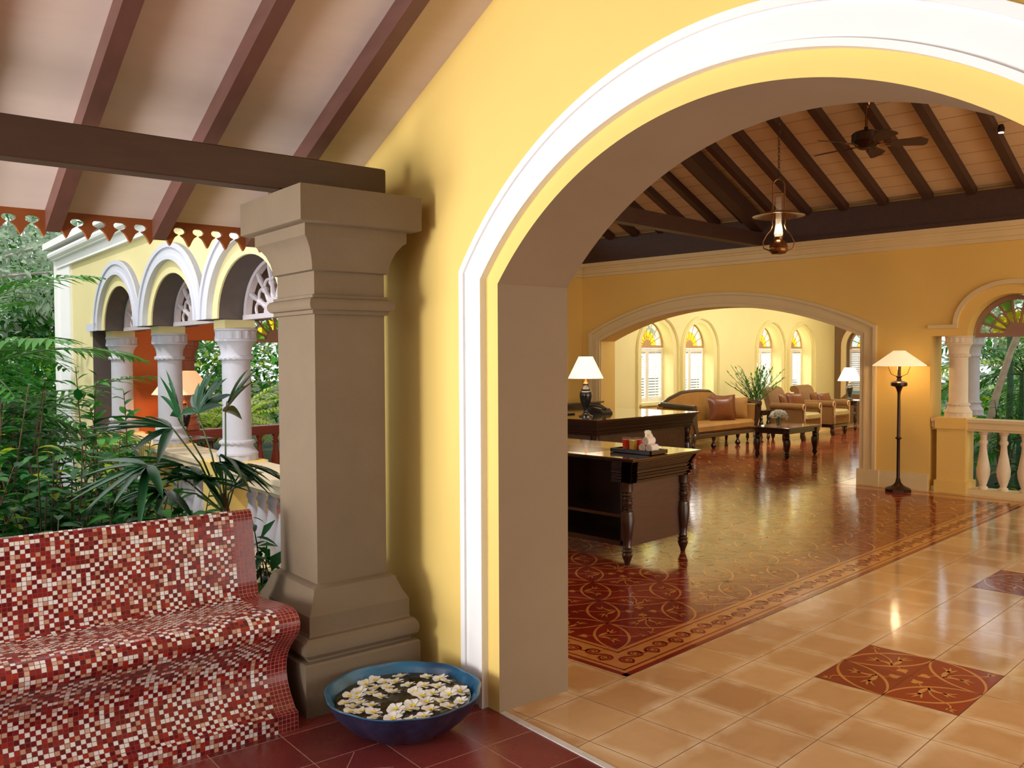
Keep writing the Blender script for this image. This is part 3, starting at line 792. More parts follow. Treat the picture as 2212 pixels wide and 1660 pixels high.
# veranda floor
mb = MB(); mb.quad((-4, -4, 0), (AW+.02, -4, 0), (AW+.02, 4.25, 0), (-4, 4.25, 0), 0)
mb.box(-4, AW+.02, -4, 4.25, -.16, -.002, 0)
jl = [((1.05, 2.95), (1.30, 3.02)), ((1.30, 3.02), (1.52, 2.86)), ((1.30, 3.02), (1.42, 3.24)), ((1.42, 3.24), (1.60, 3.10)), ((1.52, 2.86), (1.60, 3.10)), ((1.60, 3.10), (1.76, 3.0)), ((1.42, 3.24), (1.20, 3.28)), ((1.20, 3.28), (1.05, 2.95)),
      ((1.52, 2.86), (1.72, 2.82)), ((1.6, 3.1), (1.70, 3.22)), ((1.3, 3.02), (1.22, 2.8)), ((1.45, 2.9), (1.4, 2.72))]
for p, q in jl: mb.ribbon([p, q], .004, .0006, 1)
struct(mb, 'floor_veranda', [M['vtile'], mat('pale_grout', srgb(168, 128, 116), .8)], 'v')
mb = MB(); mb.box(AW-.003, AW+.03, -3, 3.15, -.01, .004); struct(mb, 'trim_10', M['tin'], 'v')
mb = MB(); mb.quad((-45, -45, -.17), (60, -45, -.17), (60, 60, -.17), (-45, 60, -.17)); struct(mb, 'floor_ground', M['soil'])
mb = MB(); mb.quad((-30, -30, -.155), (-4, -30, -.155), (-4, 30, -.155), (-30, 30, -.155)); struct(mb, 'floor_driveway', M['paving'], 'v')
mb = MB(); mb.quad((10.8, 9.85, -.155), (21.5, 9.85, -.155), (21.5, 13, -.155), (10.8, 13, -.155)); struct(mb, 'floor_bright_strip', M['paving'])  # pale ground strip added to brighten the gaps between shutter slats

# ---- veranda roof
def vz(b): return 4.69-.4485*b
mb = MB()
def vroof(b): return vz(b) if b > 0 else vz(0)+.4485*b
mb.prism([[(5.12, vz(5.12)), (0, vz(0)), (-4.2, vroof(-4.2)), (-4.2, vroof(-4.2)+.06), (0, vz(0)+.06), (5.12, vz(5.12)+.06)]], VX, -3.2, AW)
struct(mb, 'ceiling_veranda', M['panel'], 'v')
def vrafter(mb, a0, a1, h=.11):
    i = len(mb.v)
    for b in (5.06, .02):
        for a in (a0, a1):
            for dz in (0, -h): mb.v.append((a, b, vz(b)+dz))
    for q in ((0, 2, 3, 1), (4, 5, 7, 6), (0, 1, 5, 4), (2, 6, 7, 3), (1, 3, 7, 5), (0, 4, 6, 2)): mb.face([i+k for k in q])
base = None
vr = [(1.99, 'brown sloping veranda rafter closest to the yellow arch wall'), (1.457, 'brown sloping veranda rafter in the middle, second from the yellow wall'),
      (.922, 'brown sloping veranda rafter third from the yellow wall'), (.39, 'brown sloping veranda rafter cut by the top left corner'), (-.14, 'brown veranda rafter farthest left over the mosaic bench'), (-.67, 'brown veranda rafter beyond the left edge over the bench')]
for a, lb in vr:
    if base is None: mb = MB(); vrafter(mb, a-.004, a+.068); o = base = mb.build('rafter', M['rafter'], None, 'v', (a, 2.3, vz(2.3)))
    else: o = copy_tree(base); o.location = ROTV @ Vector((a, 2.3, vz(2.3)))
    tag(o, lb, 'rafter', 'rafters under the veranda roof')
mb = MB(); mb.box(-3.2, 2.255, 3.87, 3.98, 2.435, 2.60, 0, .006)
tag(mb.build('cross_beam', M['beam'], None, 'v', (0, 3.96, 2.43)), 'thick dark brown beam resting on the khaki pilaster', 'beam')
# fretwork valance
mb = MB()
zt = 2.425; pts = []
x = -1.0; u = .1062; n = int((AW-.05-x)/u)
bottom = []
for k in range(n):
    c = x+(k+.5)*u                      # hole centre
    seg = [(c-u/2, 2.284), (c-u/2+.009, 2.299), (c-u/2+.015, 2.313), (c-.033, 2.322), (c-.026, 2.334), (c-.010, 2.346), (c-.008, 2.351)]
    hole = [(c+.033*math.cos(t), 2.371+.021*math.sin(t)) for t in [PI*1.5-.25-(2*PI-.5)*j/16 for j in range(17)]]
    seg2 = [(2*c-p[0], p[1]) for p in reversed(seg[1:])]
    bottom += seg+hole+seg2
bottom.append((x+n*u, 2.284))
poly = bottom+[(x+n*u, zt), (x, zt)]
mb.prism([poly], lambda p, q, d: (p, d, q), 5.06, 5.085)
tag(mb.build('fretwork_valance', M['valance'], None, 'v', (0, 5.07, 2.3)), 'orange brown fretwork board with oval cutouts hanging along the veranda eave', 'valance')

# ================================================================== PILASTER
def sqprof(mb, prof, m=0):
    """prof: list of (a0, a1, b0, b1, z)"""
    rings = []
    for a0_, a1_, b0, b1, z in prof: rings.append([mb.nv(a0_, b0, z), mb.nv(a1_, b0, z), mb.nv(a1_, b1, z), mb.nv(a0_, b1, z)])
    for p, q in zip(rings, rings[1:]):
        for k in range(4): mb.face((p[k], p[(k+1) % 4], q[(k+1) % 4], q[k]), m)
    mb.face(rings[0][::-1], m); mb.face(rings[-1], m)
pt = thing('pilaster', 'tall square khaki brown plaster pilaster between the bench and the archway', 'pilaster', (2.01, 3.98, 0), 'v')
def ex(e, z): return (1.807-e, 2.18+e, 3.771-e, 4.19+e, z)
mb = MB(); sqprof(mb, [ex(.12, 0), ex(.12, .235), ex(.112, .243), ex(.088, .247), ex(.086, .256), ex(.098, .262), ex(.113, .28), ex(.118, .305), ex(.112, .335), ex(.098, .352), ex(.084, .356), ex(.084, .362), ex(.081, .366), ex(.081, .45), ex(.079, .452), ex(.060, .485), ex(.036, .545), ex(.034, .56), ex(.0, .575)])
mb.build('base', M['khaki'], pt, sharp=25)
mb = MB(); sqprof(mb, [ex(0, .57), ex(0, 1.9), ex(0, 2.1)]); mb.build('shaft', M['khaki'], pt)
mb = MB()
def ring_(e, z): return ex(e, z)
sqprof(mb, [ring_(.0, 1.853), ring_(.016, 1.855), ring_(.016, 1.872), ring_(.030, 1.876), ring_(.038, 1.888), ring_(.041, 1.902), ring_(.038, 1.916), ring_(.030, 1.926), ring_(.016, 1.93), ring_(.016, 1.944), ring_(0, 1.946)])
mb.build('neck_ring', M['khaki'], pt, sharp=30)
def ex2(e, z): return (1.807-e, 2.21+e, 3.771-e, 4.25+e, z)
mb = MB(); sqprof(mb, [ex(.0, 2.055), ex(.018, 2.06), ex(.018, 2.085), ex(.026, 2.12), ex(.042, 2.16), ex(.066, 2.195), ex(.082, 2.208), ex(.082, 2.262), ex2(.104, 2.266), ex2(.118, 2.272), ex2(.118, 2.433), ex2(.1, 2.434)])
mb.build('capital', M['khaki'], pt, sharp=22)

# ================================================================== MOSAIC BENCH
prof = [(3.582, 0), (3.582, .02), (3.583, .078), (3.612, .084), (3.636, .108), (3.665, .14), (3.692, .185), (3.705, .23), (3.702, .275), (3.685, .315), (3.655, .355), (3.617, .39), (3.582, .42), (3.558, .452), (3.552, .482), (3.565, .508), (3.592, .526), (3.632, .534), (3.70, .532),
        (3.78, .525), (3.88, .513), (3.96, .506), (4.0, .507), (4.022, .522), (4.038, .58), (4.055, .68), (4.07, .78), (4.082, .86), (4.088, .885), (4.10, .902), (4.118, .910), (4.14, .906), (4.158, .89), (4.165, .86), (4.168, .4), (4.17, 0)]
mb = MB(); mb.uv = []
A1 = 1.617; Ab = A1-5*.0188; As = -2.6
Au = [As, Ab, A1]
s = [0]
for p, q in zip(prof, prof[1:]): s.append(s[-1]+math.hypot(q[0]-p[0], q[1]-p[1]))
idx = {}
segs = [As+(Ab-As)*k/8 for k in range(9)]+[A1-.02, A1-.006, A1]
for k, a in enumerate(segs):
    for j, (b, z) in enumerate(prof):
        idx[k, j] = mb.nv(a, b, z); mb.uv.append((A1-a if True else a, s[j]))
for k in range(len(segs)-1):
    for j in range(len(prof)-1): mb.face((idx[k, j], idx[k, j+1], idx[k+1, j+1], idx[k+1, j]), 0 if k < 8 else 1)
# end cap
e0 = len(mb.v)
for b, z in prof: mb.nv(A1, b, z); mb.uv.append((b, z))
tris = tessellate_polygon([[Vector((b, z, 0)) for b, z in prof]])
for t in tris: mb.face([e0+q for q in t], 1)
e0 = len(mb.v)
for b, z in prof: mb.nv(As, b, z); mb.uv.append((b, z))
for t in tris: mb.face([e0+q for q in t], 1)
bn = mb.build('mosaic_bench', [M['mosaic'], M['mosaicb']], None, 'v', (0, 3.8, 0), 50)
tag(bn, 'long curved bench covered in red, white and tan mosaic tiles', 'bench')

# ================================================================== BOWL WITH FLOWERS
BC = (1.975, 3.275); BR = .335
mb = MB()
def lob(a, z, j): return 1+.11*(abs(math.sin(a*4.5))**.7-.6)*(1-.72*min(1, z/.185)**2)
po = [(.12, 0), (.16, .006), (.205, .028), (.262, .075), (.304, .12), (.328, .16), (.338, .178), (.343, .185)]
pin = [(.338, .188), (.326, .183), (.315, .165), (.30, .14), (.28, .11), (.2, .06), (.02, .05)]
mb.lathe(po, BC[0], BC[1], 80, 1, lob, False); mb.lathe([po[-1]]+pin, BC[0], BC[1], 80, 0, lob, False)
mb.face([mb.nv(BC[0]+.12*math.cos(2*PI*k/24), BC[1]+.12*math.sin(2*PI*k/24), .0005) for k in range(24)], 1)
tag(mb.build('flower_bowl', [M['bowl'], M['bowlout']], None, 'v', (BC[0], BC[1], 0), 50), 'wide scalloped blue glazed bowl on the red floor beside the pilaster', 'bowl')
mb = MB(); mb.lathe([(.001, .148), (.1, .148), (.2, .148), (.296, .148), (.295, .145)], BC[0], BC[1], 48, 0, None, False)
tag(mb.build('bowl_water', M['water'], None, 'v', (BC[0], BC[1], .145)), 'dark murky water filling the blue bowl under the flowers', 'water')
# a five petalled flower
def flower_mesh(r=.037):
    mb = MB()
    for k in range(5):
        a = 2*PI*k/5; d = Vector((math.cos(a), math.sin(a), .12)); t = Vector((-math.sin(a), math.cos(a), 0))
        prev = None
        for i, (q, w, zz) in enumerate(((0.05, .10, 0), (.3, .30, .08), (.62, .46, .15), (.88, .42, .15), (1.04, .18, .10))):
            c = d*q*r; cur = [mb.nv(*(c-t*w*r+Vector((0, 0, zz*r+.10*r)))), mb.nv(*(c+Vector((0, 0, zz*r)))), mb.nv(*(c+t*w*r+Vector((0, 0, zz*r-.02*r))))]
            if prev:
                mb.face((prev[0], prev[1], cur[1], cur[0])); mb.face((prev[1], prev[2], cur[2], cur[1]))
            prev = cur
    hb = MB(); hb.lathe([(r*.03, r*.02), (r*.2, r*.14), (r*.26, r*.22), (r*.02, r*.16)], 0, 0, 10, 0, lambda a, z, j: 1+.35*math.cos(5*a))
    return mb, hb
fm_, hb_ = flower_mesh()
f0 = tag(fm_.build('frangipani_flower', M['petal'], None, 'v', (0, 0, 0), 60), None, 'flower'); h0 = hb_.build('flower_heart', M['petalc'], f0)
rf = random.Random(3); spots = []
dirc = math.atan2(-BC[1], -BC[0])
tries = 0
while len(spots) < 46 and tries < 4000:
    tries += 1
    a = rf.random()*2*PI; q = math.sqrt(rf.random())*.265
    x, y = q*math.cos(a), q*math.sin(a)
    if math.hypot(x+.05, y+.03) < .085: continue
    if all(math.hypot(x-p[0], y-p[1]) > .042 for p in spots): spots.append((x, y))
first = True
for x, y in spots:
    if first: o = f0; first = False
    else: o = copy_tree(f0)
    sc = rf.uniform(.85, 1.15)
    o.location = ROTV @ Vector((BC[0]+x, BC[1]+y, .1495)); o.rotation_euler = (rf.uniform(-.22, .22), rf.uniform(-.22, .22), rf.random()*6.28); o.scale = (sc, sc, sc)
    tag(o, 'white frangipani flower with a yellow heart floating in the blue bowl', 'flower', 'white flowers floating in the bowl')

# ================================================================== FURNITURE
LEG = [(.016, 0), (.020, .02), (.032, .05), (.04, .075), (.032, .09), (.040, .10), (.028, .115), (.034, .125), (.028, .14), (.036, .19), (.046, .26), (.050, .32), (.044, .375), (.030, .39), (.040, .40), (.030, .41), (.038, .425), (.038, .445), (.028, .455), (.040, .465), (.028, .48), (.036, .49), (.028, .505), (.040, .515), (.042, .57), (.045, .58)]
def turned_leg(mb, x, y, h, k=1, n=20): mb.lathe([(r*k, z/.58*h) for r, z in LEG], x, y, n)
def moulded(mb, x0, x1, y0, y1, zt, steps):
    for e, z0, z1 in steps: mb.box(x0-e, x1+e, y0-e, y1+e, zt-z1, zt-z0, 0, .004)
APR = [(0, 0, .028), (-.03, .028, .04), (-.036, .04, .052), (-.042, .052, .064), (-.048, .064, .076), (-.054, .076, .088), (-.060, .088, .10), (-.052, .10, .112), (-.066, .112, .13), (-.054, .13, .142), (-.06, .142, .154), (-.055, .154, .168), (-.072, .168, .18), (-.066, .18, .192), (-.08, .192, .205)]
# nearest desk
d1 = thing('reception_desk', 'dark wooden desk with open shelves nearest the archway, carrying the tray', 'desk', (5.81, 5, 0))
X0, X1, Y0, Y1, ZT = 5.33, 6.29, 4.02, 6.1, .86
mb = MB(); moulded(mb, X0, X1, Y0, Y1, ZT, [(0, 0, .018), (-.014, .018, .03)]); mb.build('desk_top', M['woodtop'], d1)
mb = MB()
for e, z0, z1 in APR[1:]:
    mb.box(X0-e, X1+e, Y0-e, Y0-e+.10, ZT-z1, ZT-z0, 0, .003)           # end frieze
    mb.box(X1+e-.06, X1+e, Y0-e, Y1+e, ZT-z1, ZT-z0, 0, .003)           # far side frieze
    mb.box(X0-e, X0-e+.08, Y0-e, Y0-e+.20, ZT-z1, ZT-z0, 0, .003)
mb.box(X0+.08, X1-.08, Y1-.1, Y1-.06, .66, .84)
mb.build('frieze', M['wood'], d1)
for x, y in ((X0+.12, Y0+.145), (X1-.12, Y0+.11), (X0+.12, Y1-.12), (X1-.12, Y1-.12)):
    mb = MB(); turned_leg(mb, x, y, .66, 1.12); mb.build('leg', M['wood'], d1)
mb = MB(); mb.box(X0+.14, X1-.14, Y0+.12, Y0+.145, .15, .68); mb.build('end_panel', M['woodpanel'], d1)
mb = MB(); mb.box(X0+.62, X0+.64, Y0+.14, Y1-.14, .15, .83); mb.box(X0+.16, X0+.63, Y0+.2, Y1-.15, .14, .165); mb.box(X0+.13, X0+.17, Y0+.20, Y0+.22+.0, .15, .66); mb.box(X0+.14, X0+.17, Y0+.95, Y0+.98, .14, .83); mb.box(X0+.13, X0+.17, Y0+.16, Y1-.15, .14, .18)
mb.box(X0+.14, X0+.64, Y0+.95, Y0+.97, .15, .83)
mb.build('cabinet_case', M['wood'], d1)
mb = MB(); mb.box(X0+.16, X0+.63, Y0+.16, Y0+.95, .36, .385); mb.build('shelf', M['wood'], d1)
mb = MB(); mb.box(X0+.16, X0+.63, Y0+.98, Y1-.2, .5, .525); mb.build('shelf', M['wood'], d1)
mb = MB(); mb.quad((X0+.12, Y0+.55, ZT+.0008), (X0+.5, Y0+.55, ZT+.0008), (X0+.5, Y0+1.3, ZT+.0008), (X0+.12, Y0+1.3, ZT+.0008)); mb.build('writing_pad', M['black'], d1)
# rear desk
d2 = thing('reception_desk', 'dark carved desk standing farther back with a table lamp on it', 'desk', (9.4, 7.2, 0))
X0, X1, Y0, Y1 = 8.27, 10.55, 6.78, 8.6
mb = MB(); moulded(mb, X0, X1, Y0, Y1, ZT, [(0, 0, .018), (-.014, .018, .03)]); mb.build('desk_top', M['woodtop'], d2)
mb = MB(); moulded(mb, X0, X1, Y0, Y1, ZT, APR[1:]); mb.build('frieze', M['wood'], d2)
for x, y in ((X0+.12, Y0+.12), (X1-.14, Y0+.12), (X0+.12, Y1-.12), (X1-.14, Y1-.12)):
    mb = MB(); turned_leg(mb, x, y, .66, 1.15); mb.build('leg', M['wood'], d2)
mb = MB(); mb.box(X0+.16, X1-.2, Y0+.12, Y0+.15, .14, .68); mb.box(X0+.12, X0+.15, Y0+.2, Y1-.2, .14, .68)
mb.build('inlaid_panel', M['inlay'], d2)
# lamps
def empire_lamp(name, label, loc, hs=1.0, sh='shade', rb=.19, rt_=.075, hh=.2, zb=.46, base='black', cat='lamp'):
    x, y, z = loc; t = thing(name, label, cat, loc)
    mb = MB(); mb.lathe([(r*hs, q*hs) for r, q in [(.075, 0), (.075, .012), (.05, .02), (.03, .04), (.024, .06), (.035, .10), (.055, .16), (.068, .22), (.070, .25), (.06, .275), (.045, .285), (.052, .295), (.048, .305), (.036, .32), (.028, .345), (.026, .36)]], x, y, 24, 0, None, True, z); mb.build('lamp_body', M[base], t)
    mb = MB(); mb.lathe([(r*hs, q*hs) for r, q in [(.03, .345), (.032, .36), (.018, .375), (.012, .40), (.012, .45), (.02, .455), (.02, .49), (.008, .5), (.008, (zb+hh)/hs)]], x, y, 12, 0, None, True, z); mb.build('neck', M['brass'], t)
    mb = MB(); mb.lathe([(rb, zb), (rt_, zb+hh)], x, y, 36, 0, None, False, z); mb.lathe([(rt_-.004, zb+hh), (rb-.004, zb)], x, y, 36, 0, None, False, z)
    mb.build('lamp_shade', M[sh], t)
    return t
empire_lamp('table_lamp', 'black table lamp with a glowing cream shade on the rear desk', (8.72, 7.34, .86), 1.2, 'shade', .232, .092, .285, .50)
light('table_lamp_light', 'POINT', (8.72, 7.34, 1.46), 12, (1, .72, .42), size=.05)
# floor lamp
fl = thing('floor_lamp', 'bronze floor lamp with a wide conical lit shade against the far wall', 'floor lamp', (10.69, 4.088, 0))
x, y = 10.69, 4.088
mb = MB(); mb.lathe([(.155, 0), (.155, .025), (.15, .035), (.13, .045), (.09, .06), (.06, .08), (.035, .11), (.024, .16)], x, y, 8); mb.build('base', M['metal'], fl)
mb = MB(); mb.lathe([(.02, .14), (.019, .62), (.022, .63), (.036, .64), (.038, .65), (.022, .66), (.02, .68), (.017, 1.17), (.02, 1.2), (.032, 1.24), (.05, 1.27)], x, y, 16); mb.build('pole', M['metal'], fl)
mb = MB(); mb.lathe([(.05, 1.265), (.09, 1.275), (.095, 1.29), (.092, 1.315), (.07, 1.33), (.03, 1.34), (.022, 1.37), (.035, 1.385), (.035, 1.395), (.02, 1.4), (.014, 1.5), (.006, 1.7)], x, y, 20); mb.build('font', M['metal'], fl)
mb = MB()
for k in range(4):
    a = k*PI/2+.5; mb.tube([(x+.03*math.cos(a), y+.03*math.sin(a), 1.39), (x+.09*math.cos(a), y+.09*math.sin(a), 1.42), (x+.12*math.cos(a), y+.12*math.sin(a), 1.50), (x+.125*math.cos(a), y+.125*math.sin(a), 1.62)], .004, 6)
mb.build('shade_holder', M['brass'], fl)
mb = MB(); mb.lathe([(.300, 1.515), (.30, 1.525), (.064, 1.70), (.06, 1.7)], x, y, 40, 0, None, False); mb.build('lamp_shade', M['shadeF'], fl)
light('floor_lamp_light', 'POINT', (x, y, 1.535), 18, (1, .70, .36), size=.02)
# arcade lamp
tb = thing('side_table', 'dark side table behind the arcade under the amber lamp', 'table', (4.35, 9.62, 0))
mb = MB(); mb.box(4.10, 4.60, 9.37, 9.87, .70, .74, 0, .006); mb.build('table_top', M['wood'], tb)
for sx_, sy2 in ((4.14, 9.41), (4.56, 9.41), (4.14, 9.83), (4.56, 9.83)): mb = MB(); turned_leg(mb, sx_, sy2, .70, .8, 12); mb.build('leg', M['wood'], tb)
empire_lamp('table_lamp', 'large amber lamp shade glowing behind the middle arcade column', (4.35, 9.62, .74), 1.1, 'shadeO', .34, .14, .26, .50)
light('arcade_lamp_light', 'POINT', (4.35, 9.62, 1.30), 12, (1, .45, .16), size=.05)
# tray with drinks
TX, TY = 5.74, 4.22
tr = thing('serving_tray', 'dark rimmed tray holding drinks and towels on the nearest desk', 'tray', (TX, TY, .86))
mb = MB(); mb.box(TX-.10, TX+.10, TY-.19+.05, TY+.19+.05, .868, .876); mb.build('tray_base', M['wood'], tr)
mb = MB()
yc = TY+.05
for a, b, c, d in ((TX-.115, TX-.1, yc-.205, yc+.205), (TX+.1, TX+.115, yc-.205, yc+.205), (TX-.115, TX+.115, yc-.205, yc-.19), (TX-.115, TX+.115, yc+.19, yc+.205)): mb.box(a, b, c, d, .862, .895, 0, .003)
mb.build('tray_rim', M['wood'], tr)
mb = MB()
for q in (-1, 1): mb.box(TX-.09, TX+.09, yc+q*.17-.012, yc+q*.17+.012, .860, .868)
mb.build('tray_foot', M['brass'], tr)
def drink(dx, dy, liq, label):
    x, y, z = TX+dx, yc+dy, .8765; t = thing('drink_glass', label, 'glass', (x, y, z), group='welcome drinks on the tray')
    mb = MB(); mb.lathe([(.029, 0), (.036, .105), (.0345, .105), (.0275, .004)], x, y, 20, 0, None, False, z); mb.face([mb.nv(x+.026*math.cos(2*PI*k/20), y+.026*math.sin(2*PI*k/20), z) for k in range(20)]); mb.build('tumbler', M['gclear'], t)
    mb = MB(); mb.lathe([(.0272, .005), (.0338, .086)], x, y, 20, 0, None, True, z); mb.build('juice', M[liq], t)
drink(-.015, .115, 'red', 'short glass of red juice at the left end of the tray')
drink(-.03, .035, 'amber', 'short glass of pale yellow juice, front middle on the tray')
drink(.045, .035, 'red', 'short glass of red juice behind the pale yellow one')
def towel(x, y, z, label, rx=PI/2):
    t = thing('rolled_towel', label, 'towel', (x, y, z), group='rolled towels on the tray')
    mb = MB(); N = 24; L = .095; R = .032
    out_ = []
    for e in (-1, 1):
        ring = []
        for k in range(N): a = 2*PI*k/N; ring.append(mb.nv(x+e*L/2, y+R*math.cos(a), z+R+R*math.sin(a)))
        out_.append(ring)
    mid1 = [mb.nv(x-L/2+.008, y+1.06*R*math.cos(2*PI*k/N), z+R+1.06*R*math.sin(2*PI*k/N)) for k in range(N)]
    mid2 = [mb.nv(x+L/2-.008, y+1.06*R*math.cos(2*PI*k/N), z+R+1.06*R*math.sin(2*PI*k/N)) for k in range(N)]
    for a, b in ((out_[0], mid1), (mid1, mid2), (mid2, out_[1])):
        for k in range(N): mb.face((a[k], a[(k+1) % N], b[(k+1) % N], b[k]))
    mb.face(out_[0]); mb.face(out_[1][::-1])
    for e in (-1, 1):   # spiral edge of the roll
        pts = [(x+e*(L/2+.001), y+R*(.15+.8*q/40)*math.cos(q*.45), z+R+R*(.15+.8*q/40)*math.sin(q*.45)) for q in range(41)]
        mb.tube(pts, .0035, 5)
    mb.build('roll', M['towel'], t)
towel(TX-.01, yc-.075, .8765, 'rolled white towel at the bottom left of the towel pile')
towel(TX-.01, yc-.145, .8765, 'rolled white towel at the bottom right of the towel pile')
towel(TX-.01, yc-.11, .934, 'rolled white towel on top of the pile on the tray')
o = copy_tree(f0); o.location = (TX-.02, yc-.105, 1.012); o.rotation_euler = (.9, -.9, .3); o.scale = (1.1,)*3
tag(o, 'frangipani flower resting on top of the rolled towels', 'flower'); 
if 'group' in o: del o['group']
# black ornaments on the rear desk
t = thing('pen_stand', 'dark block shaped stationery holder behind the desk lamp', 'holder', (8.85, 7.85, .86))
mb = MB(); mb.box(8.75, 8.95, 7.72, 7.98, .861, .88, 0, .004); mb.build('stand_base', M['black'], t)
mb = MB(); mb.lathe([(.045, 0), (.05, .11), (.044, .11), (.04, .01)], 8.85, 7.9, 6, 0, None, False, .88); mb.build('cup', M['black'], t)
t = thing('telephone', 'black desk telephone on the rear desk beside the lamp', 'telephone', (9.3, 7.6, .86))
mb = MB(); mb.prism([[(7.45, .861), (7.75, .861), (7.75, .90), (7.62, .95), (7.5, .93), (7.45, .88)]], VX, 9.2, 9.42); mb.build('telephone_body', M['black'], t)
mb = MB(); mb.tube([(9.22, 7.42, .93), (9.22, 7.48, .965), (9.22, 7.62, .975), (9.22, 7.72, .965), (9.22, 7.78, .93)], [.024, .022, .014, .022, .024], 8); mb.build('handset', M['black'], t)
# low sideboard behind rear desk
t = thing('low_sideboard', 'low dark sideboard against the wall behind the rear desk', 'sideboard', (9.6, 9.0, 0))
mb = MB(); mb.box(8.3, 10.9, 8.86, 9.28, .0, .90, 0, .005); mb.build('case', M['wood'], t)
mb = MB(); mb.box(8.25, 10.94, 8.82, 9.295, .90, .93, 0, .004); mb.build('top', M['woodtop'], t)
# pendant lantern
lx, ly = 6.62, 3.51; LZ = 2.478
la = thing('pendant_lantern', 'brass oil lantern style pendant hanging on a chain over the lobby', 'lantern', (lx, ly, LZ))
s1 = 1.0
mb = MB(); mb.lathe([(.03, 0), (.055, .005), (.068, .02), (.074, .04), (.070, .055), (.074, .06), (.070, .075), (.060, .095), (.04, .115), (.03, .12), (.034, .13), (.034, .145), (.022, .15)], lx, ly, 24, 0, None, True, LZ); mb.build('font', M['brass'], la)
mb = MB(); mb.lathe([(.03, .15), (.038, .17), (.032, .2), (.024, .26), (.022, .44), (.024, .47)], lx, ly, 20, 0, None, False, LZ); mb.build('chimney', M['gclear'], la)
mb = MB(); mb.lathe([(.06, .355), (.205, .318), (.21, .312), (.20, .312), (.06, .345)], lx, ly, 40, 0, None, False, LZ); mb.lathe([(.19, .315), (.12, .285), (.055, .24)], lx, ly, 30, 0, None, False, LZ) if False else None
mb.build('reflector', M['brass'], la)
mb = MB()
pr = Vector((math.sin(YAW), -math.cos(YAW), 0))
for e in (-1, 1):
    P = [(.07, .03), (.12, .05), (.13, .10), (.10, .16), (.065, .20), (.05, .24), (.055, .27), (.048, .32), (.048, .56)]+[(.048*math.cos(a), .56+.055*math.sin(a)) for a in (.4, .8, 1.2, PI/2)]
    mb.tube([(lx+e*p[0]*pr.x, ly+e*p[0]*pr.y, LZ+p[1]) for p in P], .0055, 8)
mb.build('frame_wire', M['brass'], la)
mb = MB(); mb.lathe([(.005, .505), (.036, .50), (.04, .495), (.005, .492)], lx, ly, 20, 0, None, True, LZ); mb.build('smoke_bell', M['brass'], la)
mb = MB(); mb.lathe([(.004, .17), (.014, .18), (.018, .20), (.014, .225), (.004, .245)], lx, ly, 14, 0, None, True, LZ); mb.build('bulb', M['flame'], la)
mb = MB(); ztop = roofz(lx)-.27; z = LZ+.615; k = 0
while z < ztop:
    dx, dy = (.009, 0) if k % 2 else (0, .009)
    P = [(lx+dx*math.cos(a), ly+dy*math.cos(a), z+.019+.019*math.sin(a)) for a in [2*PI*q/10 for q in range(11)]]
    mb.tube(P, .0028, 5); z += .031; k += 1
mb.lathe([(.05, 0), (.045, .03), (.01, .04)], lx, ly, 16, 0, None, True, ztop)
mb.build('chain', M['metal'], la)
light('lantern_light', 'POINT', (lx, ly, LZ+.21), 16, (1, .68, .38), size=.03)
# ceiling fan
fx_, fy_, fz = 9.1, 3.84, 3.90
fn_ = thing('ceiling_fan', 'brown ceiling fan with five blades and a polished motor on a down rod', 'fan', (fx_, fy_, fz))
mb = MB(); mb.lathe([(.03, -.10), (.07, -.095), (.10, -.07), (.12, -.05), (.145, -.02), (.145, .055), (.125, .075), (.06, .09), (.022, .10), (.02, .13)], fx_, fy_, 32, 0, None, True, fz); mb.build('motor', M['metal'], fn_)
mb = MB(); mb.tube([(fx_, fy_, fz+.1), (fx_, fy_, roofz(fx_)-.02)], .012, 10); mb.lathe([(.02, -.12), (.05, -.08), (.06, -.02), (.06, 0)], fx_, fy_, 20, 0, None, True, roofz(fx_)); mb.build('down_rod', M['brass'], fn_)
for k in range(5):
    a = math.radians(-62+72*k)
    def P(r, w, z):
        return (fx_+r*math.cos(a)-w*math.sin(a), fy_+r*math.sin(a)+w*math.cos(a), fz-.06+z-w*.30)
    mb = MB()
    pr2 = [(.20, -.045), (.22, -.052), (.52, -.08), (.59, -.03), (.59, .05), (.56, .08), (.22, .052), (.20, .045)]
    i = len(mb.v)
    for dz in (0, .008):
        for r, w in pr2: mb.v.append(P(r, w, dz))
    n = len(pr2); mb.face(list(range(i, i+n))[::-1]); mb.face(list(range(i+n, i+2*n)))
    for q in range(n): mb.face((i+q, i+(q+1) % n, i+n+(q+1) % n, i+n+q))
    b = mb.build('blade', M['inbeam'], fn_)
    mb = MB()
    for sg in (-1, 1): mb.tube([P(.09, 0, .01), P(.13, sg*.03, -.005), (P(.17, sg*.025, 0)), P(.24, sg*.03, -.003)], .007, 6)
    mb.build('blade_bracket', M['brass'], b)
# downlight on a rafter
t = thing('spotlight', 'small round spotlight fixed to a rafter near the right of the roof', 'spotlight', (9.8, 2.76, 3.93))
mb = MB(); mb.lathe([(.03, 0), (.035, .04), (.02, .08)], 9.8, 2.76, 16, 0, None, True, 3.90); mb.build('housing', M['metal'], t)
mb = MB(); mb.lathe([(.001, 0), (.024, 0), (.024, .003)], 9.8, 2.76, 16, 0, None, False, 3.895); mb.build('lens', M['flame'], t)

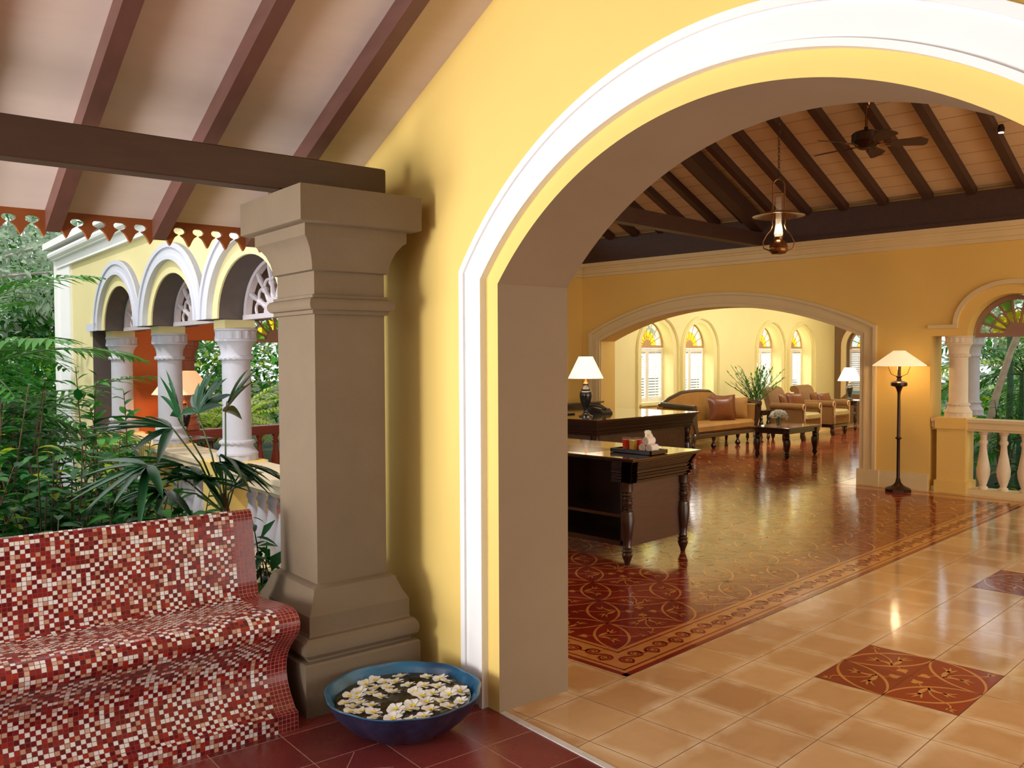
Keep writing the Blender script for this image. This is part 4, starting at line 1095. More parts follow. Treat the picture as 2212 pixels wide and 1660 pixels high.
# coffee table
def table(name, label, x0, x1, y0, y1, zt, legk=1, apron=.07, cat='table'):
    t = thing(name, label, cat, ((x0+x1)/2, (y0+y1)/2, 0))
    mb = MB(); mb.box(x0, x1, y0, y1, zt-.02, zt, 0, .004); mb.box(x0+.02, x1-.02, y0+.02, y1-.02, zt-.035, zt-.02); mb.build('table_top', M['woodtop'], t)
    mb = MB()
    for a, b, c, d in ((x0+.06, x1-.06, y0+.06, y0+.08), (x0+.06, x1-.06, y1-.08, y1-.06), (x0+.06, x0+.08, y0+.06, y1-.06), (x1-.08, x1-.06, y0+.06, y1-.06)): mb.box(a, b, c, d, zt-.035-apron, zt-.035)
    mb.build('apron', M['wood'], t)
    for a in (x0+.08, x1-.08):
        for b in (y0+.08, y1-.08): mb = MB(); turned_leg(mb, a, b, zt-.035, legk, 14); mb.build('leg', M['wood'], t)
    return t
table('coffee_table', 'dark low coffee table with turned legs and white flowers on it', 12.71, 13.83, 6.54, 7.22, .50, 1.2)
def posy(x, y, z, label):
    t = thing('flower_posy', label, 'flowers', (x, y, z)); mb = MB(); rr = random.Random(5)
    mb = MB(); mb.lathe([(.06, 0), (.07, .10), (.066, .10), (.056, .005)], x, y, 20, 0, None, False, z+.001); mb.build('glass_vase', M['gclear'], t)
    mb = MB()
    for k in range(150):
        a = rr.random()*2*PI; e = rr.uniform(-.1, 1); q = .13
        c = Vector((x+q*math.cos(a)*math.cos(e*1.4), y+q*math.sin(a)*math.cos(e*1.4), z+.15+.10*math.sin(e*1.4)))
        for j in range(5):
            d = Vector((rr.uniform(-1, 1), rr.uniform(-1, 1), rr.uniform(-.3, 1))); mb.leaf(c, d, (0, 0, 1), .035, .028, 0, 2)
    mb.build('blossoms', M['white2'], t)
    mb = MB()
    for k in range(14):
        a = rr.random()*2*PI; mb.tube([(x+.03*math.cos(a), y+.03*math.sin(a), z+.01), (x+.05*math.cos(a), y+.05*math.sin(a), z+.15)], .004, 5)
    mb.build('stems', M['stemg'], t)
posy(12.98, 6.86, .50, 'round bunch of white flowers in a clear glass on the coffee table')
# sofa
sf = thing('sofa', 'gold velvet sofa with a dark carved wooden frame and scrolled arms', 'sofa', (13.9, 8.7, 0))
SX0, SX1, SY0, SY1 = 12.70, 15.02, 8.32, 9.08
mb = MB(); mb.box(SX0+.1, SX1-.1, SY0+.02, SY1-.15, .27, .45, 0, .05); mb.build('seat', M['gold'], sf)
mb = MB()
def top_(x):
    u_ = (x-SX0)/(SX1-SX0); 
    if u_ < .12: return .78+.9*u_
    if u_ < .28: return .89+.6*(u_-.12)
    if u_ < .68: return .985+.02*math.sin(PI*(u_-.28)/.4)
    if u_ < .82: return .985-1.1*(u_-.68)
    return .83-.35*(u_-.82)
xs = [SX0+.0+(SX1-SX0)*k/40 for k in range(41)]
mb.prism([[(x_, top_(x_)-.03) for x_ in xs]+[(SX1, .3), (SX0, .3)]], VY, SY1-.16, SY1-.03); mb.build('backrest', M['gold'], sf)
mb = MB(); mb.tube([(x_, SY1-.09, top_(x_)-.01) for x_ in xs], .035, 10); mb.build('back_rail', M['wood'], sf)
mb = MB(); mb.box(SX0+.06, SX1-.06, SY0, SY0+.05, .20, .28, 0, .01); mb.box(SX0+.06, SX1-.06, SY1-.1, SY1-.03, .20, .32, 0, .01); mb.build('seat_frame', M['wood'], sf)
for s_g, xa in ((1, SX0), (-1, SX1)):
    mb = MB(); P = [(xa+s_g*.02, .73), (xa-s_g*.02, .67), (xa+s_g*.0, .56), (xa+s_g*.05, .46), (xa+s_g*.11, .34), (xa+s_g*.11, .27), (xa+s_g*.20, .27), (xa+s_g*.17, .42), (xa+s_g*.15, .56), (xa+s_g*.14, .72), (xa+s_g*.08, .76)]
    mb.prism([P], VY, SY0+.03, SY1-.1); mb.build('arm', M['gold'], sf)
    mb = MB(); mb.prism([[(p[0]-s_g*.0, p[1]) for p in P]], VY, SY0-.01, SY0+.035)
    mb.tube([(xa+s_g*.05, SY0-.03, .735), (xa+s_g*.05, SY1-.1, .78)], .058, 14); mb.tube([(xa+s_g*.10, SY0+.01, .27), (xa+s_g*.04, SY0+.0, .2), (xa+s_g*.0, SY0-.01, .10), (xa+s_g*.05, SY0-.02, .04), (xa-s_g*.02, SY0-.03, .0)], [.04, .05, .035, .03, .03], 10)
    mb.build('arm_frame', M['wood'], sf)
for xx in (SX0+.75, SX1-.75):
    mb = MB(); mb.lathe([(.02, 0), (.045, .03), (.05, .06), (.03, .09), (.02, .12), (.035, .17), (.04, .21)], xx, SY0+.04, 14); mb.build('foot', M['wood'], sf)
for xx in (SX0+.12, SX1-.12):
    mb = MB(); mb.lathe([(.02, 0), (.035, .1), (.04, .21)], xx, SY1-.1, 12); mb.build('foot', M['wood'], sf)
def cushion(x, y, z, w, h, t_, rz, rx, label, group=None, m='satin'):
    mb = MB(); n = 10; idx_ = {}
    for sd in (0, 1):
        for i in range(n+1):
            for j in range(n+1):
                u_, v_ = i/n*2-1, j/n*2-1
                th = (t_/2)*max(0, (1-abs(u_)**2.6)*(1-abs(v_)**2.6))**.5*(1 if sd else -1)
                pu = 1+.05*(abs(u_*v_))**2-.05*(1-abs(u_))*abs(v_)**4-.05*(1-abs(v_))*abs(u_)**4
                idx_[sd, i, j] = mb.nv(u_*w/2*pu, th, v_*h/2*pu)
        for i in range(n):
            for j in range(n):
                q = [idx_[sd, i, j], idx_[sd, i+1, j], idx_[sd, i+1, j+1], idx_[sd, i, j+1]]; mb.face(q if not sd else q[::-1])
    o = mb.build('cushion', M[m], None, 'w', (0, 0, 0), 80)
    o.location = (x, y, z+h/2*math.cos(rx)); o.rotation_euler = (rx, 0, rz)
    return tag(o, label, 'cushion', group)
cushion(14.12, 8.62, .455, .52, .44, .17, -.45, -.24, 'large square copper satin cushion standing in front on the sofa', 'copper cushions')
cushion(14.48, 8.76, .455, .48, .45, .14, -.45, -.18, 'copper cushion tucked behind the large one on the sofa', 'copper cushions')
cushion(14.74, 8.66, .455, .40, .40, .12, -1.0, -.12, 'brown bolster cushion leaning on the right sofa arm', 'copper cushions', 'gold')
# armchairs
def armchair(x0, y0, label, build=True):
    """front faces -Y; x0 left front corner"""
    W, D = .80, .85
    t = thing('armchair', label, 'armchair', (x0+W/2, y0+D/2, 0), group='cane armchairs in the back room')
    mb = MB(); mb.box(x0+.10, x0+W-.10, y0+.0, y0+D-.2, .40, .53, 0, .03); mb.build('seat_cushion', M['seatcush'], t)
    mb = MB(); mb.box(x0+.05, x0+W-.05, y0+.03, y0+D-.1, .24, .40, 0, .01); mb.build('seat_base', M['wicker'], t)
    mb = MB(); mb.box(x0+.05, x0+W-.05, y0+.04, y0+D-.1, .17, .24, 0, .01); mb.build('seat_frame', M['wood'], t)
    for a in (x0, x0+W-.12):
        mb = MB(); mb.box(a+.02, a+.10, y0+.06, y0+D-.12, .24, .62); mb.tube([(a+.05, y0+.04, .655), (a+.05, y0+D-.14, .66)], .068, 16); mb.build('arm', M['wicker'], t)
        mb = MB(); P = [(a+.10, y0+.04, .24), (a+.095, y0+.035, .58)]+[(a+.05+.05*math.cos(q), y0+.03, .65+.055*math.sin(q)) for q in [0, .6, 1.2, 1.8, 2.4, 3.0, 3.6, 4.2, 4.8]]
        mb.tube(P, .013, 8); mb.build('arm_edge', M['wickeredge'], t)
    mb = MB()
    P = [(y0+D-.22, .40), (y0+D-.12, .70), (y0+D-.04, .93), (y0+D+.0, .99), (y0+D+.07, 1.02), (y0+D+.14, .99), (y0+D+.16, .92), (y0+D+.12, .87), (y0+D+.07, .88), (y0+D+.04, .80), (y0+D-.02, .60), (y0+D-.08, .3), (y0+D-.2, .3)]
    mb.prism([P], lambda p, q, d: (d, p, q), x0+.07, x0+W-.07); mb.build('backrest', M['wicker'], t, sharp=50)
    for a in (x0+.10, x0+W-.10):
        for b in (y0+.09, y0+D-.15):
            mb = MB(); mb.lathe([(.018, 0), (.02, .02), (.038, .06), (.045, .11), (.035, .14), (.045, .16), (.045, .175)], a, b, 12); mb.build('leg', M['wood'], t)
    return t
ac = armchair(15.60, 7.72, 'cane armchair with two copper cushions nearer to the sofa')
a2 = copy_tree(ac); a2.location.x += 1.42; a2.location.y += .06; tag(a2, 'cane armchair farther right in front of the table lamp', 'armchair', 'cane armchairs in the back room')
cushion(15.92, 8.28, .54, .38, .36, .12, .1, -.3, 'copper cushion at the left in the nearer cane armchair', 'copper cushions')
cushion(16.16, 8.16, .54, .42, .38, .13, -.3, -.3, 'copper cushion in front at the right in the nearer armchair', 'copper cushions')
cushion(17.34, 8.34, .54, .36, .34, .12, .1, -.3, 'copper cushion at the left in the farther cane armchair', 'copper cushions')
cushion(17.58, 8.24, .54, .34, .32, .12, -.3, -.3, 'copper cushion at the right in the farther cane armchair', 'copper cushions')
table('side_table', 'dark small table between the sofa and the armchair with the vase', 15.08, 15.52, 8.30, 8.75, .60, .9)
table('side_table', 'dark side table at the brown end wall under the lamp', 18.5, 19.15, 7.95, 8.6, .66, 1)
empire_lamp('table_lamp', 'black urn lamp with a cream shade beside the brown end wall', (18.85, 8.28, .66), 1.05, 'shade', .25, .11, .29, .42)
light('end_lamp_light', 'POINT', (18.85, 8.28, 1.24), 14, (1, .8, .5), size=.05)
# vase with flowers
t = thing('flower_vase', 'tall glass vase of green and white gladioli behind the sofa arm', 'vase', (15.2, 8.62, .60))
vx, vy, vz_ = 15.26, 8.55, .601
mb = MB(); mb.lathe([(.07, 0), (.075, .01), (.075, .22), (.07, .22), (.07, .012)], vx, vy, 20, 0, None, False, vz_); mb.build('glass_vase', M['gclear'], t)
mb = MB(); ms_ = MB(); rr = random.Random(11)
for k in range(46):
    a = rr.random()*2*PI; sp = rr.uniform(.05, .62); hh = rr.uniform(.42, .80)-sp*.25
    b = Vector((vx, vy, vz_+.03)); e = Vector((vx+sp*math.cos(a), vy+sp*math.sin(a), vz_+.12+hh)); c = Vector((vx+.25*sp*math.cos(a), vy+.25*sp*math.sin(a), vz_+.45*hh+.1))
    pts = [(1-q)**2*b+2*q*(1-q)*c+q*q*e for q in [i/7 for i in range(8)]]
    ms_.tube(pts, .005, 5)
    for i in range(9):
        q = .35+.65*i/8; p = (1-q)**2*b+2*q*(1-q)*c+q*q*e; d = (e-c).normalized()+Vector((rr.uniform(-.7, .7), rr.uniform(-.7, .7), rr.uniform(-.1, .5)))
        mb.leaf(p, d, (0, 0, 1), rr.uniform(.09, .15), .028, .1, 3, 0 if rr.random() < .8 else 1)
ms_.build('stems', M['stemg'], t); mb.build('foliage', [M['leafmid'], M['white2']], t)

# ================================================================== PLANTS
def shrub(name, label, cat, a, b, z, h, spread, stems, mats, L=.12, W=.05, seed=1, frame='v', group=None, per=22, lean=.5):
    rr = random.Random(seed); t = thing(name, label, cat, (a, b, z), frame, group)
    st = MB(); fo = MB()
    for s in range(stems):
        an = rr.random()*2*PI; q = spread*math.sqrt(rr.random()); hh = h*rr.uniform(.6, 1)
        base = Vector((a+.25*q*math.cos(an), b+.25*q*math.sin(an), z)); tip = Vector((a+q*math.cos(an)+rr.uniform(-.08, .08), b+q*math.sin(an), z+hh))
        mid = (base+tip)/2+Vector((rr.uniform(-.08, .08), rr.uniform(-.08, .08), .12*hh))
        pts = [(1-u_)**2*base+2*u_*(1-u_)*mid+u_*u_*tip for u_ in [i/8 for i in range(9)]]
        st.tube(pts, [.009-.006*i/8 for i in range(9)], 5)
        nl = int(per*rr.uniform(.8, 1.2)); ph = rr.random()*6
        for k in range(nl):
            u_ = .12+.88*k/(nl-1); p = (1-u_)**2*base+2*u_*(1-u_)*mid+u_*u_*tip; an2 = ph+k*2.4 if k % 2 else ph+(k-1)*2.4+PI
            d = Vector((math.cos(an2), math.sin(an2), lean*rr.uniform(.0, 1.4)-.1)); sz = rr.uniform(.7, 1.2)*(1-.35*u_)
            fo.leaf(p, d, (rr.uniform(-.3, .3), rr.uniform(-.3, .3), 1), L*sz, W*sz, rr.uniform(.1, .45), 4, 0 if rr.random() < .72 else (1 if rr.random() < .8 else 2))
    st.build('stems', M['stem'], t); fo.build('foliage', [M[m] for m in mats], t, sharp=60)
    return t
def frond(st, fo, base, az, L, rise, droop, n=26, ll=.32, lw=.022, m=0, rr=rnd, elev=None):
    pts = []; el = elev if elev is not None else rise
    p = Vector(base); d = Vector((math.cos(az)*math.cos(el), math.sin(az)*math.cos(el), math.sin(el)))
    for i in range(n+1):
        pts.append(p.copy()); el -= droop/n; d = Vector((math.cos(az)*math.cos(el), math.sin(az)*math.cos(el), math.sin(el))); p = p+d*L/n
    st.tube(pts, [.011-.008*i/n for i in range(n+1)], 5)
    side = Vector((-math.sin(az), math.cos(az), 0))
    for i in range(3, n+1):
        t_ = i/n; l = ll*math.sin(PI*min(1, .15+t_*.85))**.6*(1 if t_ < .9 else .7); tg = (pts[i]-pts[i-1]).normalized()
        for s in (-1, 1):
            dd = side*s*.85+tg*.62+Vector((0, 0, .12+rr.uniform(-.1, .1)))
            fo.leaf(pts[i], dd, (0, 0, 1), l, lw, .32, 3, m, .1)
def palm(label, a, b, z, h, nf, L, frame, seed, mat_='leafpalm', trunk=0, ll=.32, lw=.024, canes=1, group=None, name='areca_palm', n=24, el=(.5, 1.35)):
    rr = random.Random(seed); t = thing(name, label, 'palm', (a, b, z), frame, group); st = MB(); fo = MB(); tk = MB()
    for c in range(canes):
        ca_ = a+(rr.uniform(-.25, .25) if canes > 1 else 0); cb = b+(rr.uniform(-.25, .25) if canes > 1 else 0); ch = h*rr.uniform(.75, 1) if canes > 1 else h
        lean = rr.uniform(-.12, .12)
        if ch > .1:
            pts = [(ca_+lean*ch*i/6, cb, z+ch*i/6) for i in range(7)]; tk.tube(pts, [trunk*(1.1-.2*i/6) for i in range(7)], 10)
            for k in range(int(ch/.13)): q = (k+.5)*.13/ch; tk.lathe([(trunk*1.0, -.008), (trunk*1.16, 0), (trunk*1.0, .008)], ca_+lean*ch*q, cb, 10, 0, None, False, z+ch*q)
        for k in range(nf):
            frond(st, fo, (ca_+lean*ch, cb, z+ch), 2*PI*k/nf+rr.uniform(-.3, .3), L*rr.uniform(.75, 1.1), 0, rr.uniform(1.0, 1.9), n, ll, lw, 0, rr, rr.uniform(*el))
    if tk.v: tk.build('trunk', M['cane'], t)
    st.build('frond_ribs', M['stemg'], t); fo.build('fronds', M[mat_], t, sharp=60)
    return t
def tree(label, a, b, z, h, r, frame, seed, mats, n=1800, L=.2, W=.08, trunk=.1, squash=.7, clusters=26, name='garden_tree', th=None):
    rr = random.Random(seed); t = thing(name, label, 'tree', (a, b, z), frame); tk = MB(); fo = MB(); top = Vector((a, b, z+(th or h*.55)))
    tk.tube([(a, b, z), (a+.05, b, z+h*.25), tuple(top)], [trunk, trunk*.8, trunk*.6], 10)
    for c in range(clusters):
        while True:
            p = Vector((rr.uniform(-1, 1), rr.uniform(-1, 1), rr.uniform(-1, 1)))
            if p.length < 1: break
        cc = Vector((a+p.x*r, b+p.y*r, z+h-r*squash+p.z*r*squash)); cr = r*rr.uniform(.22, .38)
        tk.tube([tuple(top), tuple((top+cc)/2+Vector((0, 0, -.1))), tuple(cc)], [trunk*.4, trunk*.25, trunk*.1], 6)
        for k in range(n//clusters):
            q = Vector((rr.gauss(0, 1), rr.gauss(0, 1), rr.gauss(0, 1))); q.normalize(); q *= cr*rr.random()**.35
            fo.leaf(cc+q, q+Vector((rr.uniform(-.5, .5), rr.uniform(-.5, .5), rr.uniform(-.3, .3)))*cr, (rr.uniform(-1, 1), rr.uniform(-1, 1), 1), L*rr.uniform(.6, 1.2), W*rr.uniform(.7, 1.2), .2, 2, 0 if rr.random() < .7 else 1)
    tk.build('trunk', M['bark'], t); fo.build('crown', [M[m] for m in mats], t, sharp=60)
    return t
G0 = -.15
# row of shrubs behind the bench
SH = [(.45, 5.2, 1.25, .34, 16), (.95, 5.5, 1.22, .34, 16), (1.35, 5.15, .98, .30, 15), (.70, 6.3, 1.55, .42, 18), (1.40, 6.2, 1.25, .40, 16), (-.10, 5.6, 1.35, .45, 16), (1.75, 5.5, .85, .28, 12), (1.0, 7.4, 1.55, .5, 16), (.2, 7.0, 1.7, .5, 16), (.9, 4.75, .92, .28, 13), (.25, 4.75, .98, .30, 13), (1.45, 4.65, .80, .22, 10)]
SH = [(a, b, h*1.1, sp, int(n*1.8)) for a, b, h, sp, n in SH]
SL = ['leafy dark shrub behind the left half of the bench', 'leafy green shrub in the second row below the yellow wing corner', 'low dark shrub behind the bench left of the fan palm', 'taller green shrub in front of the areca palm', 'green shrub below the first arcade column',
      'dense shrub at the left edge of the picture behind the bench', 'low shrub beside the arcade railing near the fan palm', 'tall back shrub near the foot of the wing wall', 'tall shrub at the far left under the palm fronds', 'small dark shrub touching the bench back', 'small glossy shrub behind the far left bench back', 'low shrub between the bench back and the fan palm']
for k, ((a, b, h, sp, n), lb) in enumerate(zip(SH, SL)):
    shrub('leafy_shrub', lb, 'shrub', a, b, G0, h, sp, n, ('leafdark', 'leafmid', 'leaflime'), .19, .078, 20+k, 'v', 'shrubs behind the bench')
for k, (a, b, h, lb) in enumerate([(1.60, 7.15, 1.82, 'slender upright shoot with bright leaves in front of the yellow wing wall'), (1.78, 7.0, 1.74, 'second slender shoot close to the dark side pier of the arcade'), (1.72, 5.6, 1.06, 'thin young shoot in front of the first arcade pedestal')]):
    shrub('young_shoot', lb, 'plant', a, b, G0, h, .07, 3, ('leafmid', 'leafdark', 'leaflime'), .20, .08, 70+k, 'v', None, 30, .9)
palm('feathery areca palm rising behind the shrubs at the left', .95, 9.2, G0, .9, 13, 2.0, 'v', 5, 'leafpalm', .035, .48, .042, 3)
palm('second areca palm at the left edge with arching fronds', -.1, 8.4, G0, 1.0, 11, 2.0, 'v', 8, 'leafpalm', .035, .48, .042, 3)
palm('near areca palm with dark drooping leaflets in front of the far left trees', .55, 7.9, G0, 1.45, 14, 1.9, 'v', 12, 'leafpalm', .035, .46, .045, 1, None, 'areca_palm', 30, (.75, 1.45))
palm('distant palm clump near the corner of the wing', 1.5, 12.6, G0, 1.0, 12, 1.8, 'v', 9, 'leafmid', .035, .4, .035, 1)
def hedge(label, a0_, a1_, b0_, b1_, z, h, n, frame, seed, mats, L=.22, W=.09):
    rr = random.Random(seed); t = thing('hedge', label, 'hedge', ((a0_+a1_)/2, (b0_+b1_)/2, z), frame); fo = MB(); st = MB()
    for k in range(n):
        p = Vector((rr.uniform(a0_, a1_), rr.uniform(b0_, b1_), z+h*rr.random()**.7*(1+.12*math.sin(rr.random()*9))))
        fo.leaf(p, (rr.uniform(-1, 1), rr.uniform(-1, 1), rr.uniform(-.4, .9)), (rr.uniform(-.4, .4), rr.uniform(-.4, .4), 1), L*rr.uniform(.6, 1.2), W*rr.uniform(.7, 1.2), .25, 2, 0 if rr.random() < .7 else 1)
    for k in range(int((a1_-a0_+b1_-b0_)*2)):
        x_, y_ = rr.uniform(a0_, a1_), rr.uniform(b0_, b1_); st.tube([(x_, y_, z), (x_+.1, y_, z+h*.8)], .03, 6)
    fo.build('foliage', [M[m] for m in mats], t, sharp=60)
hedge('dense green hedge closing the garden floor at the far left', -3.5, 2.6, 13.6, 14.8, G0, 1.7, 5200, 'v', 1, ('leafmid', 'leafdark'))
hedge('dark undergrowth filling the bed under the shrubs behind the bench', -1.0, 2.0, 4.5, 8.0, G0, .75, 4200, 'v', 2, ('leafdark', 'leafdark'), .16, .07)
hedge('sunlit hedge behind the fern palms', 4.6, 11.5, 15.6, 16.6, G0, 2.0, 4200, 'w', 3, ('leafmid', 'leaffern'))
hedge('green hedge behind the palms outside the right garden opening', 17.0, 18.0, .5, 6.0, G0, 1.2, 2600, 'w', 4, ('leafmid', 'leaflime'))
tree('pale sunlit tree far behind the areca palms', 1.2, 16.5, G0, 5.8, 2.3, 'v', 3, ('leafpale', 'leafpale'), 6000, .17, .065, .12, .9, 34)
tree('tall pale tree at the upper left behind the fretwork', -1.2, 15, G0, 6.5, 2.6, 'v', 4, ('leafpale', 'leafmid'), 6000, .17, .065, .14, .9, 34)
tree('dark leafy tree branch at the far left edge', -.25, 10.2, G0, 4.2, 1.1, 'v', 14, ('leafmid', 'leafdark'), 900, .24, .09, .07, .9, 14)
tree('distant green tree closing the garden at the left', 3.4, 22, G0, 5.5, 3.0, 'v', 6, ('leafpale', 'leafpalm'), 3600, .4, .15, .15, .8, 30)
# fan palm (rhapis) in front of the arcade
def fan_leaf(fo, st, base, hub, aim, nseg, L, W, seed):
    rr = random.Random(seed); base = Vector(base); hub = Vector(hub); aim = Vector(aim).normalized()
    st.tube([tuple(base), tuple((base+hub)/2+Vector((0, 0, .05))), tuple(hub)], [.006, .005, .004], 6)
    side = aim.cross(Vector((0, 0, 1))); side.normalize(); upv = side.cross(aim).normalized()
    for k in range(nseg):
        a = math.radians(-78+156*k/(nseg-1))+rr.uniform(-.06, .06)
        d = aim*math.cos(a)+(side*.8+upv*.15)*math.sin(a)+upv*rr.uniform(-.12, .12)
        fo.leaf(hub, d, upv, L*rr.uniform(.8, 1.08), W, rr.uniform(.05, .3), 6, 0, .25)
rp = thing('fan_palm', 'dark fan palm with long split leaves behind the right end of the bench', 'palm', (1.62, 4.8, G0), 'v')
fo = MB(); st = MB(); tk = MB()
def at(px_, py_, b):   # a point of the garden at distance b along the second axis (veranda frame)
    x_ = (px_-1106)/F; y_ = -(py_-830)/F
    d = R_*x_+U_*y_+fwd; d = ROTV.inverted().to_3x3() @ d; t_ = b/d.y; return Vector((d.x*t_, d.y*t_, 1.65+d.z*t_))
root = at(488, 1112, 4.9)
tk.tube([(root.x, root.y, G0), tuple(root), tuple(root+Vector((-.02, 0, .12)))], [.03, .026, .02], 10)
HB = [((385, 905), (-.25, .0, .95), 7, .30), ((487, 890), (.45, -.1, .85), 7, .36), ((428, 893), (.35, .1, .8), 7, .30), ((372, 925), (-1, .1, .25), 7, .40), ((474, 985), (.25, -.1, -.15), 9, .34), ((400, 1008), (-.5, -.3, .1), 9, .36),
      ((320, 1005), (-1, -.2, -.35), 7, .36), ((455, 1000), (.9, -.3, -.2), 7, .30), ((530, 1005), (1, .0, -.3), 6, .26), ((440, 1040), (-.3, -.4, .2), 8, .28), ((500, 1060), (.5, -.2, .5), 7, .22), ((360, 1060), (-.8, -.4, .1), 8, .28)]
for k, ((px_, py_), aim, ns, L) in enumerate(HB):
    fan_leaf(fo, st, root, at(px_, py_, 4.75+.12*(k % 3)), aim, ns+2, L*1.12, .052, 100+k)
tk.build('trunk', M['stem'], rp); st.build('leaf_stalks', M['stemg'], rp); fo.build('fan_leaves', M['leafrh'], rp, sharp=60)
# dark plant between the bench end and the pilaster
sp_ = at(575, 1215, 5.0)
shrub('dark_leaved_plant', 'dark broad leaved plant in the gap between the bench and the pilaster', 'plant', sp_.x, sp_.y, G0, .85, .12, 5, ('leafrh', 'leafdark', 'leafdark'), .17, .06, 55, 'v', None, 14, .1)
# garden beyond the inner opening (through the arcade) and beyond the far right opening
FL = [('yellow green fern palm seen through the arcade beside the right column', 6.2, 13.0), ('yellow green fern palm farther left behind the red railing', 5.5, 13.4), ('bright fern palm farther right beyond the red railing', 7.3, 14.2)]
for k, (lb, x_, y_) in enumerate(FL):
    palm(lb, x_, y_, G0, .35, 16, 1.8, 'w', 40+k, 'leaffern', .06, .42, .05, 1, 'fern palms beyond the red railing', 'fern_palm', 24, (.7, 1.45))
tree('dark tree behind the fern palms', 6.2, 18, G0, 3.6, 2.0, 'w', 61, ('leafpalm', 'leafdark'), 2400, .3, .11, .1, .8, 26)
tree('pale tree farther right behind the fern palms', 9.0, 20, G0, 4.4, 2.2, 'w', 62, ('leafpale', 'leafpalm'), 2400, .34, .12, .12, .8, 26)
palm('green palm with slim ringed trunks outside the right garden opening', 13.4, 3.4, G0, 1.9, 9, 1.7, 'w', 51, 'leafpalm', .05, .42, .035, 2, None, 'areca_palm', 24, (-.1, 1.2))
palm('low palm filling the right garden opening behind the railing', 14.3, 2.9, G0, .9, 12, 1.9, 'w', 52, 'leafmid', .045, .45, .035, 2, None, 'areca_palm', 24, (.2, 1.3))
palm('distant palm farther back outside the right garden opening', 16.0, 4.0, G0, 1.3, 12, 2.2, 'w', 53, 'leaffern', .05, .45, .04, 1)
for k, (x_, y_, r_, lb) in enumerate(((12.35, 3.37, .04, 'slim green ringed bamboo like trunk next to the outer column'), (12.3, 3.12, .05, 'thicker green ringed trunk in the middle of the right garden opening'), (12.9, 2.86, .03, 'thin dark trunk near the right edge behind the railing'))):
    mb = MB(); mb.tube([(x_, y_, G0), (x_+.03, y_-.03, 1.2), (x_, y_-.01, 2.9)], [r_, r_*.95, r_*.85], 12)
    for q in range(20): mb.lathe([(r_*.9, -.007), (r_*1.12, 0), (r_*.9, .007)], x_+.03*min(1, q/9), y_-.03*min(1, q/9), 12, 0, None, False, G0+.1+q*.145)
    tag(mb.build('palm_trunk', M['cane' if k < 2 else 'stem'], None, 'w', (x_, y_, G0)), lb, 'trunk')
t = thing('leaning_tree', 'pale crooked tree trunk leaning outside the right garden opening', 'tree', (12.1, 3.62, G0))
mb = MB(); mb.tube([(12.1, 3.62, G0), (12.1, 3.55, .55), (12.1, 3.42, 1.15), (12.1, 3.26, 1.7), (12.15, 3.05, 2.3), (12.3, 2.6, 3.0)], [.055, .05, .045, .04, .04, .03], 10); mb.build('trunk', M['bark'], t)
mb = MB(); rr = random.Random(9)
for k in range(160):
    p = Vector((13.1+rr.gauss(0, .4), 2.6+rr.gauss(0, .45), 3.0+rr.gauss(0, .35))); mb.leaf(p, (rr.uniform(-1, 1), rr.uniform(-1, 1), rr.uniform(-1, .4)), (0, 0, 1), .22, .1, .2, 3)
mb.build('crown', M['leafmid'], t)
shrub('climbing_plant', 'small leafy plant just outside the right garden railing', 'plant', 12.0, 3.3, G0, 1.25, .22, 6, ('leafmid', 'leaflime', 'leafdark'), .15, .08, 77, 'w', None, 12, .4)
palm('low dark palm right behind the garden railing balusters', 12.7, 2.5, G0, .35, 11, 1.3, 'w', 92, 'leafdark', .04, .34, .035, 1, None, 'areca_palm', 22, (.1, 1.3))
tree('dense dark tree closing the garden beyond the right railing', 23, 5.6, G0, 3.4, 2.0, 'w', 93, ('leafpale', 'leafmid'), 2000, .34, .13, .14, .9, 30)
tree('pale green tree outside the shuttered windows', 15.5, 13, G0, 4.6, 1.9, 'w', 64, ('leafpale', 'leafmid'), 1600, .34, .12, .14, .9, 20)

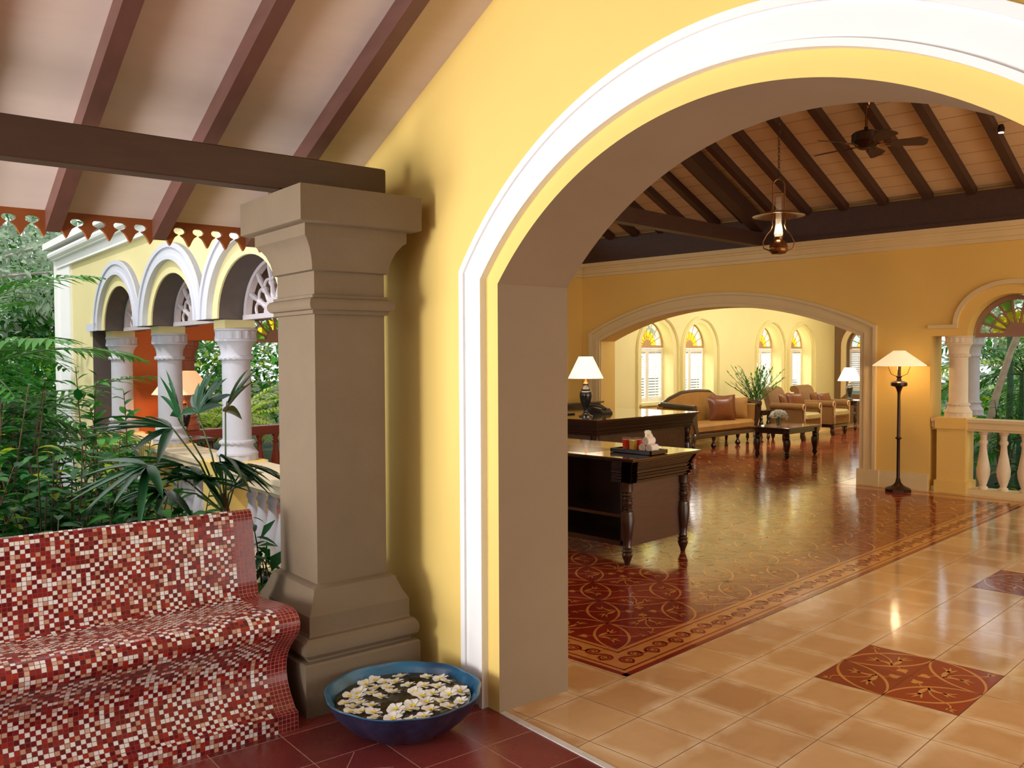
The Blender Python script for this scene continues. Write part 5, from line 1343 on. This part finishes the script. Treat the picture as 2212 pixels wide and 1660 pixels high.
# ================================================================== LIGHT
w = bpy.data.worlds.new('world'); scn.world = w; w.use_nodes = True
nt = w.node_tree; bg = nt.nodes['Background']
sky = nt.nodes.new('ShaderNodeTexSky'); sky.sky_type = 'NISHITA'; sky.sun_disc = False; sky.sun_elevation = math.radians(50); sky.sun_rotation = 0; sky.air_density = 1; sky.dust_density = 4
mxn = nt.nodes.new('ShaderNodeMix'); mxn.data_type = 'RGBA'; mxn.inputs[0].default_value = .85
sc_ = nt.nodes.new('ShaderNodeMix'); sc_.data_type = 'RGBA'; sc_.blend_type = 'MULTIPLY'; sc_.inputs[0].default_value = 1; sc_.inputs[7].default_value = (.12, .12, .12, 1)
nt.links.new(sky.outputs[0], sc_.inputs[6]); nt.links.new(sc_.outputs[2], mxn.inputs[6]); mxn.inputs[7].default_value = (.93, .97, 1, 1)
nt.links.new(mxn.outputs[2], bg.inputs[0]); bg.inputs[1].default_value = 1.7
light('sun', 'SUN', (0, 0, 20), 2.1, (1, .96, .90), 'v', .03, target=(.62*20, .30*20, 20-.80*20))
light('porch_fill', 'AREA', (-3.05, 3.9, .95), 380, (1, .97, .96), 'v', 3.2, 1.7, (2.4, 2.6, 2.2))  # added area lamp behind the camera, standing in for sky light
# added area lamps in the unseen right wall's openings, standing in for daylight
for x in (4.3, 6.8, 9.3): light('garden_side_fill', 'AREA', (x, -3.15, 1.45), 60, (1, .93, .82), 'w', 1.7, 2.4, (x, 5, 1.0))
for x in wc: light('window_fill', 'AREA', (x, BY+.45, 1.6), 26, (1, .95, .86), 'w', .95, 1.4, (x, 5, .8))  # added area lamps behind the shutters, on top of the sky
# added fill lights for lobby and back room, no such fixtures seen
for x, y, e in ((9.2, 1.2, 9), (5.2, .6, 12), (8.0, 7.6, 6), (5.0, 5.6, 6)): light('lobby_fill', 'POINT', (x, y, 3.3), e, (1, .80, .55), size=.12)
for x, e in ((12.8, 60), (15.2, 66), (18.0, 52)): light('back_room_fill', 'AREA', (x, 7.2, 2.9), e, (1, .95, .82), 'w', .8, .8, (x+1.0, 9.9, .6))

vs = scn.view_settings; vs.view_transform = 'Standard'; vs.look = 'None'; vs.exposure = 0; vs.gamma = 1; vs.use_curve_mapping = False
scn.cycles.use_denoising = True
scn.cycles.max_bounces = 8
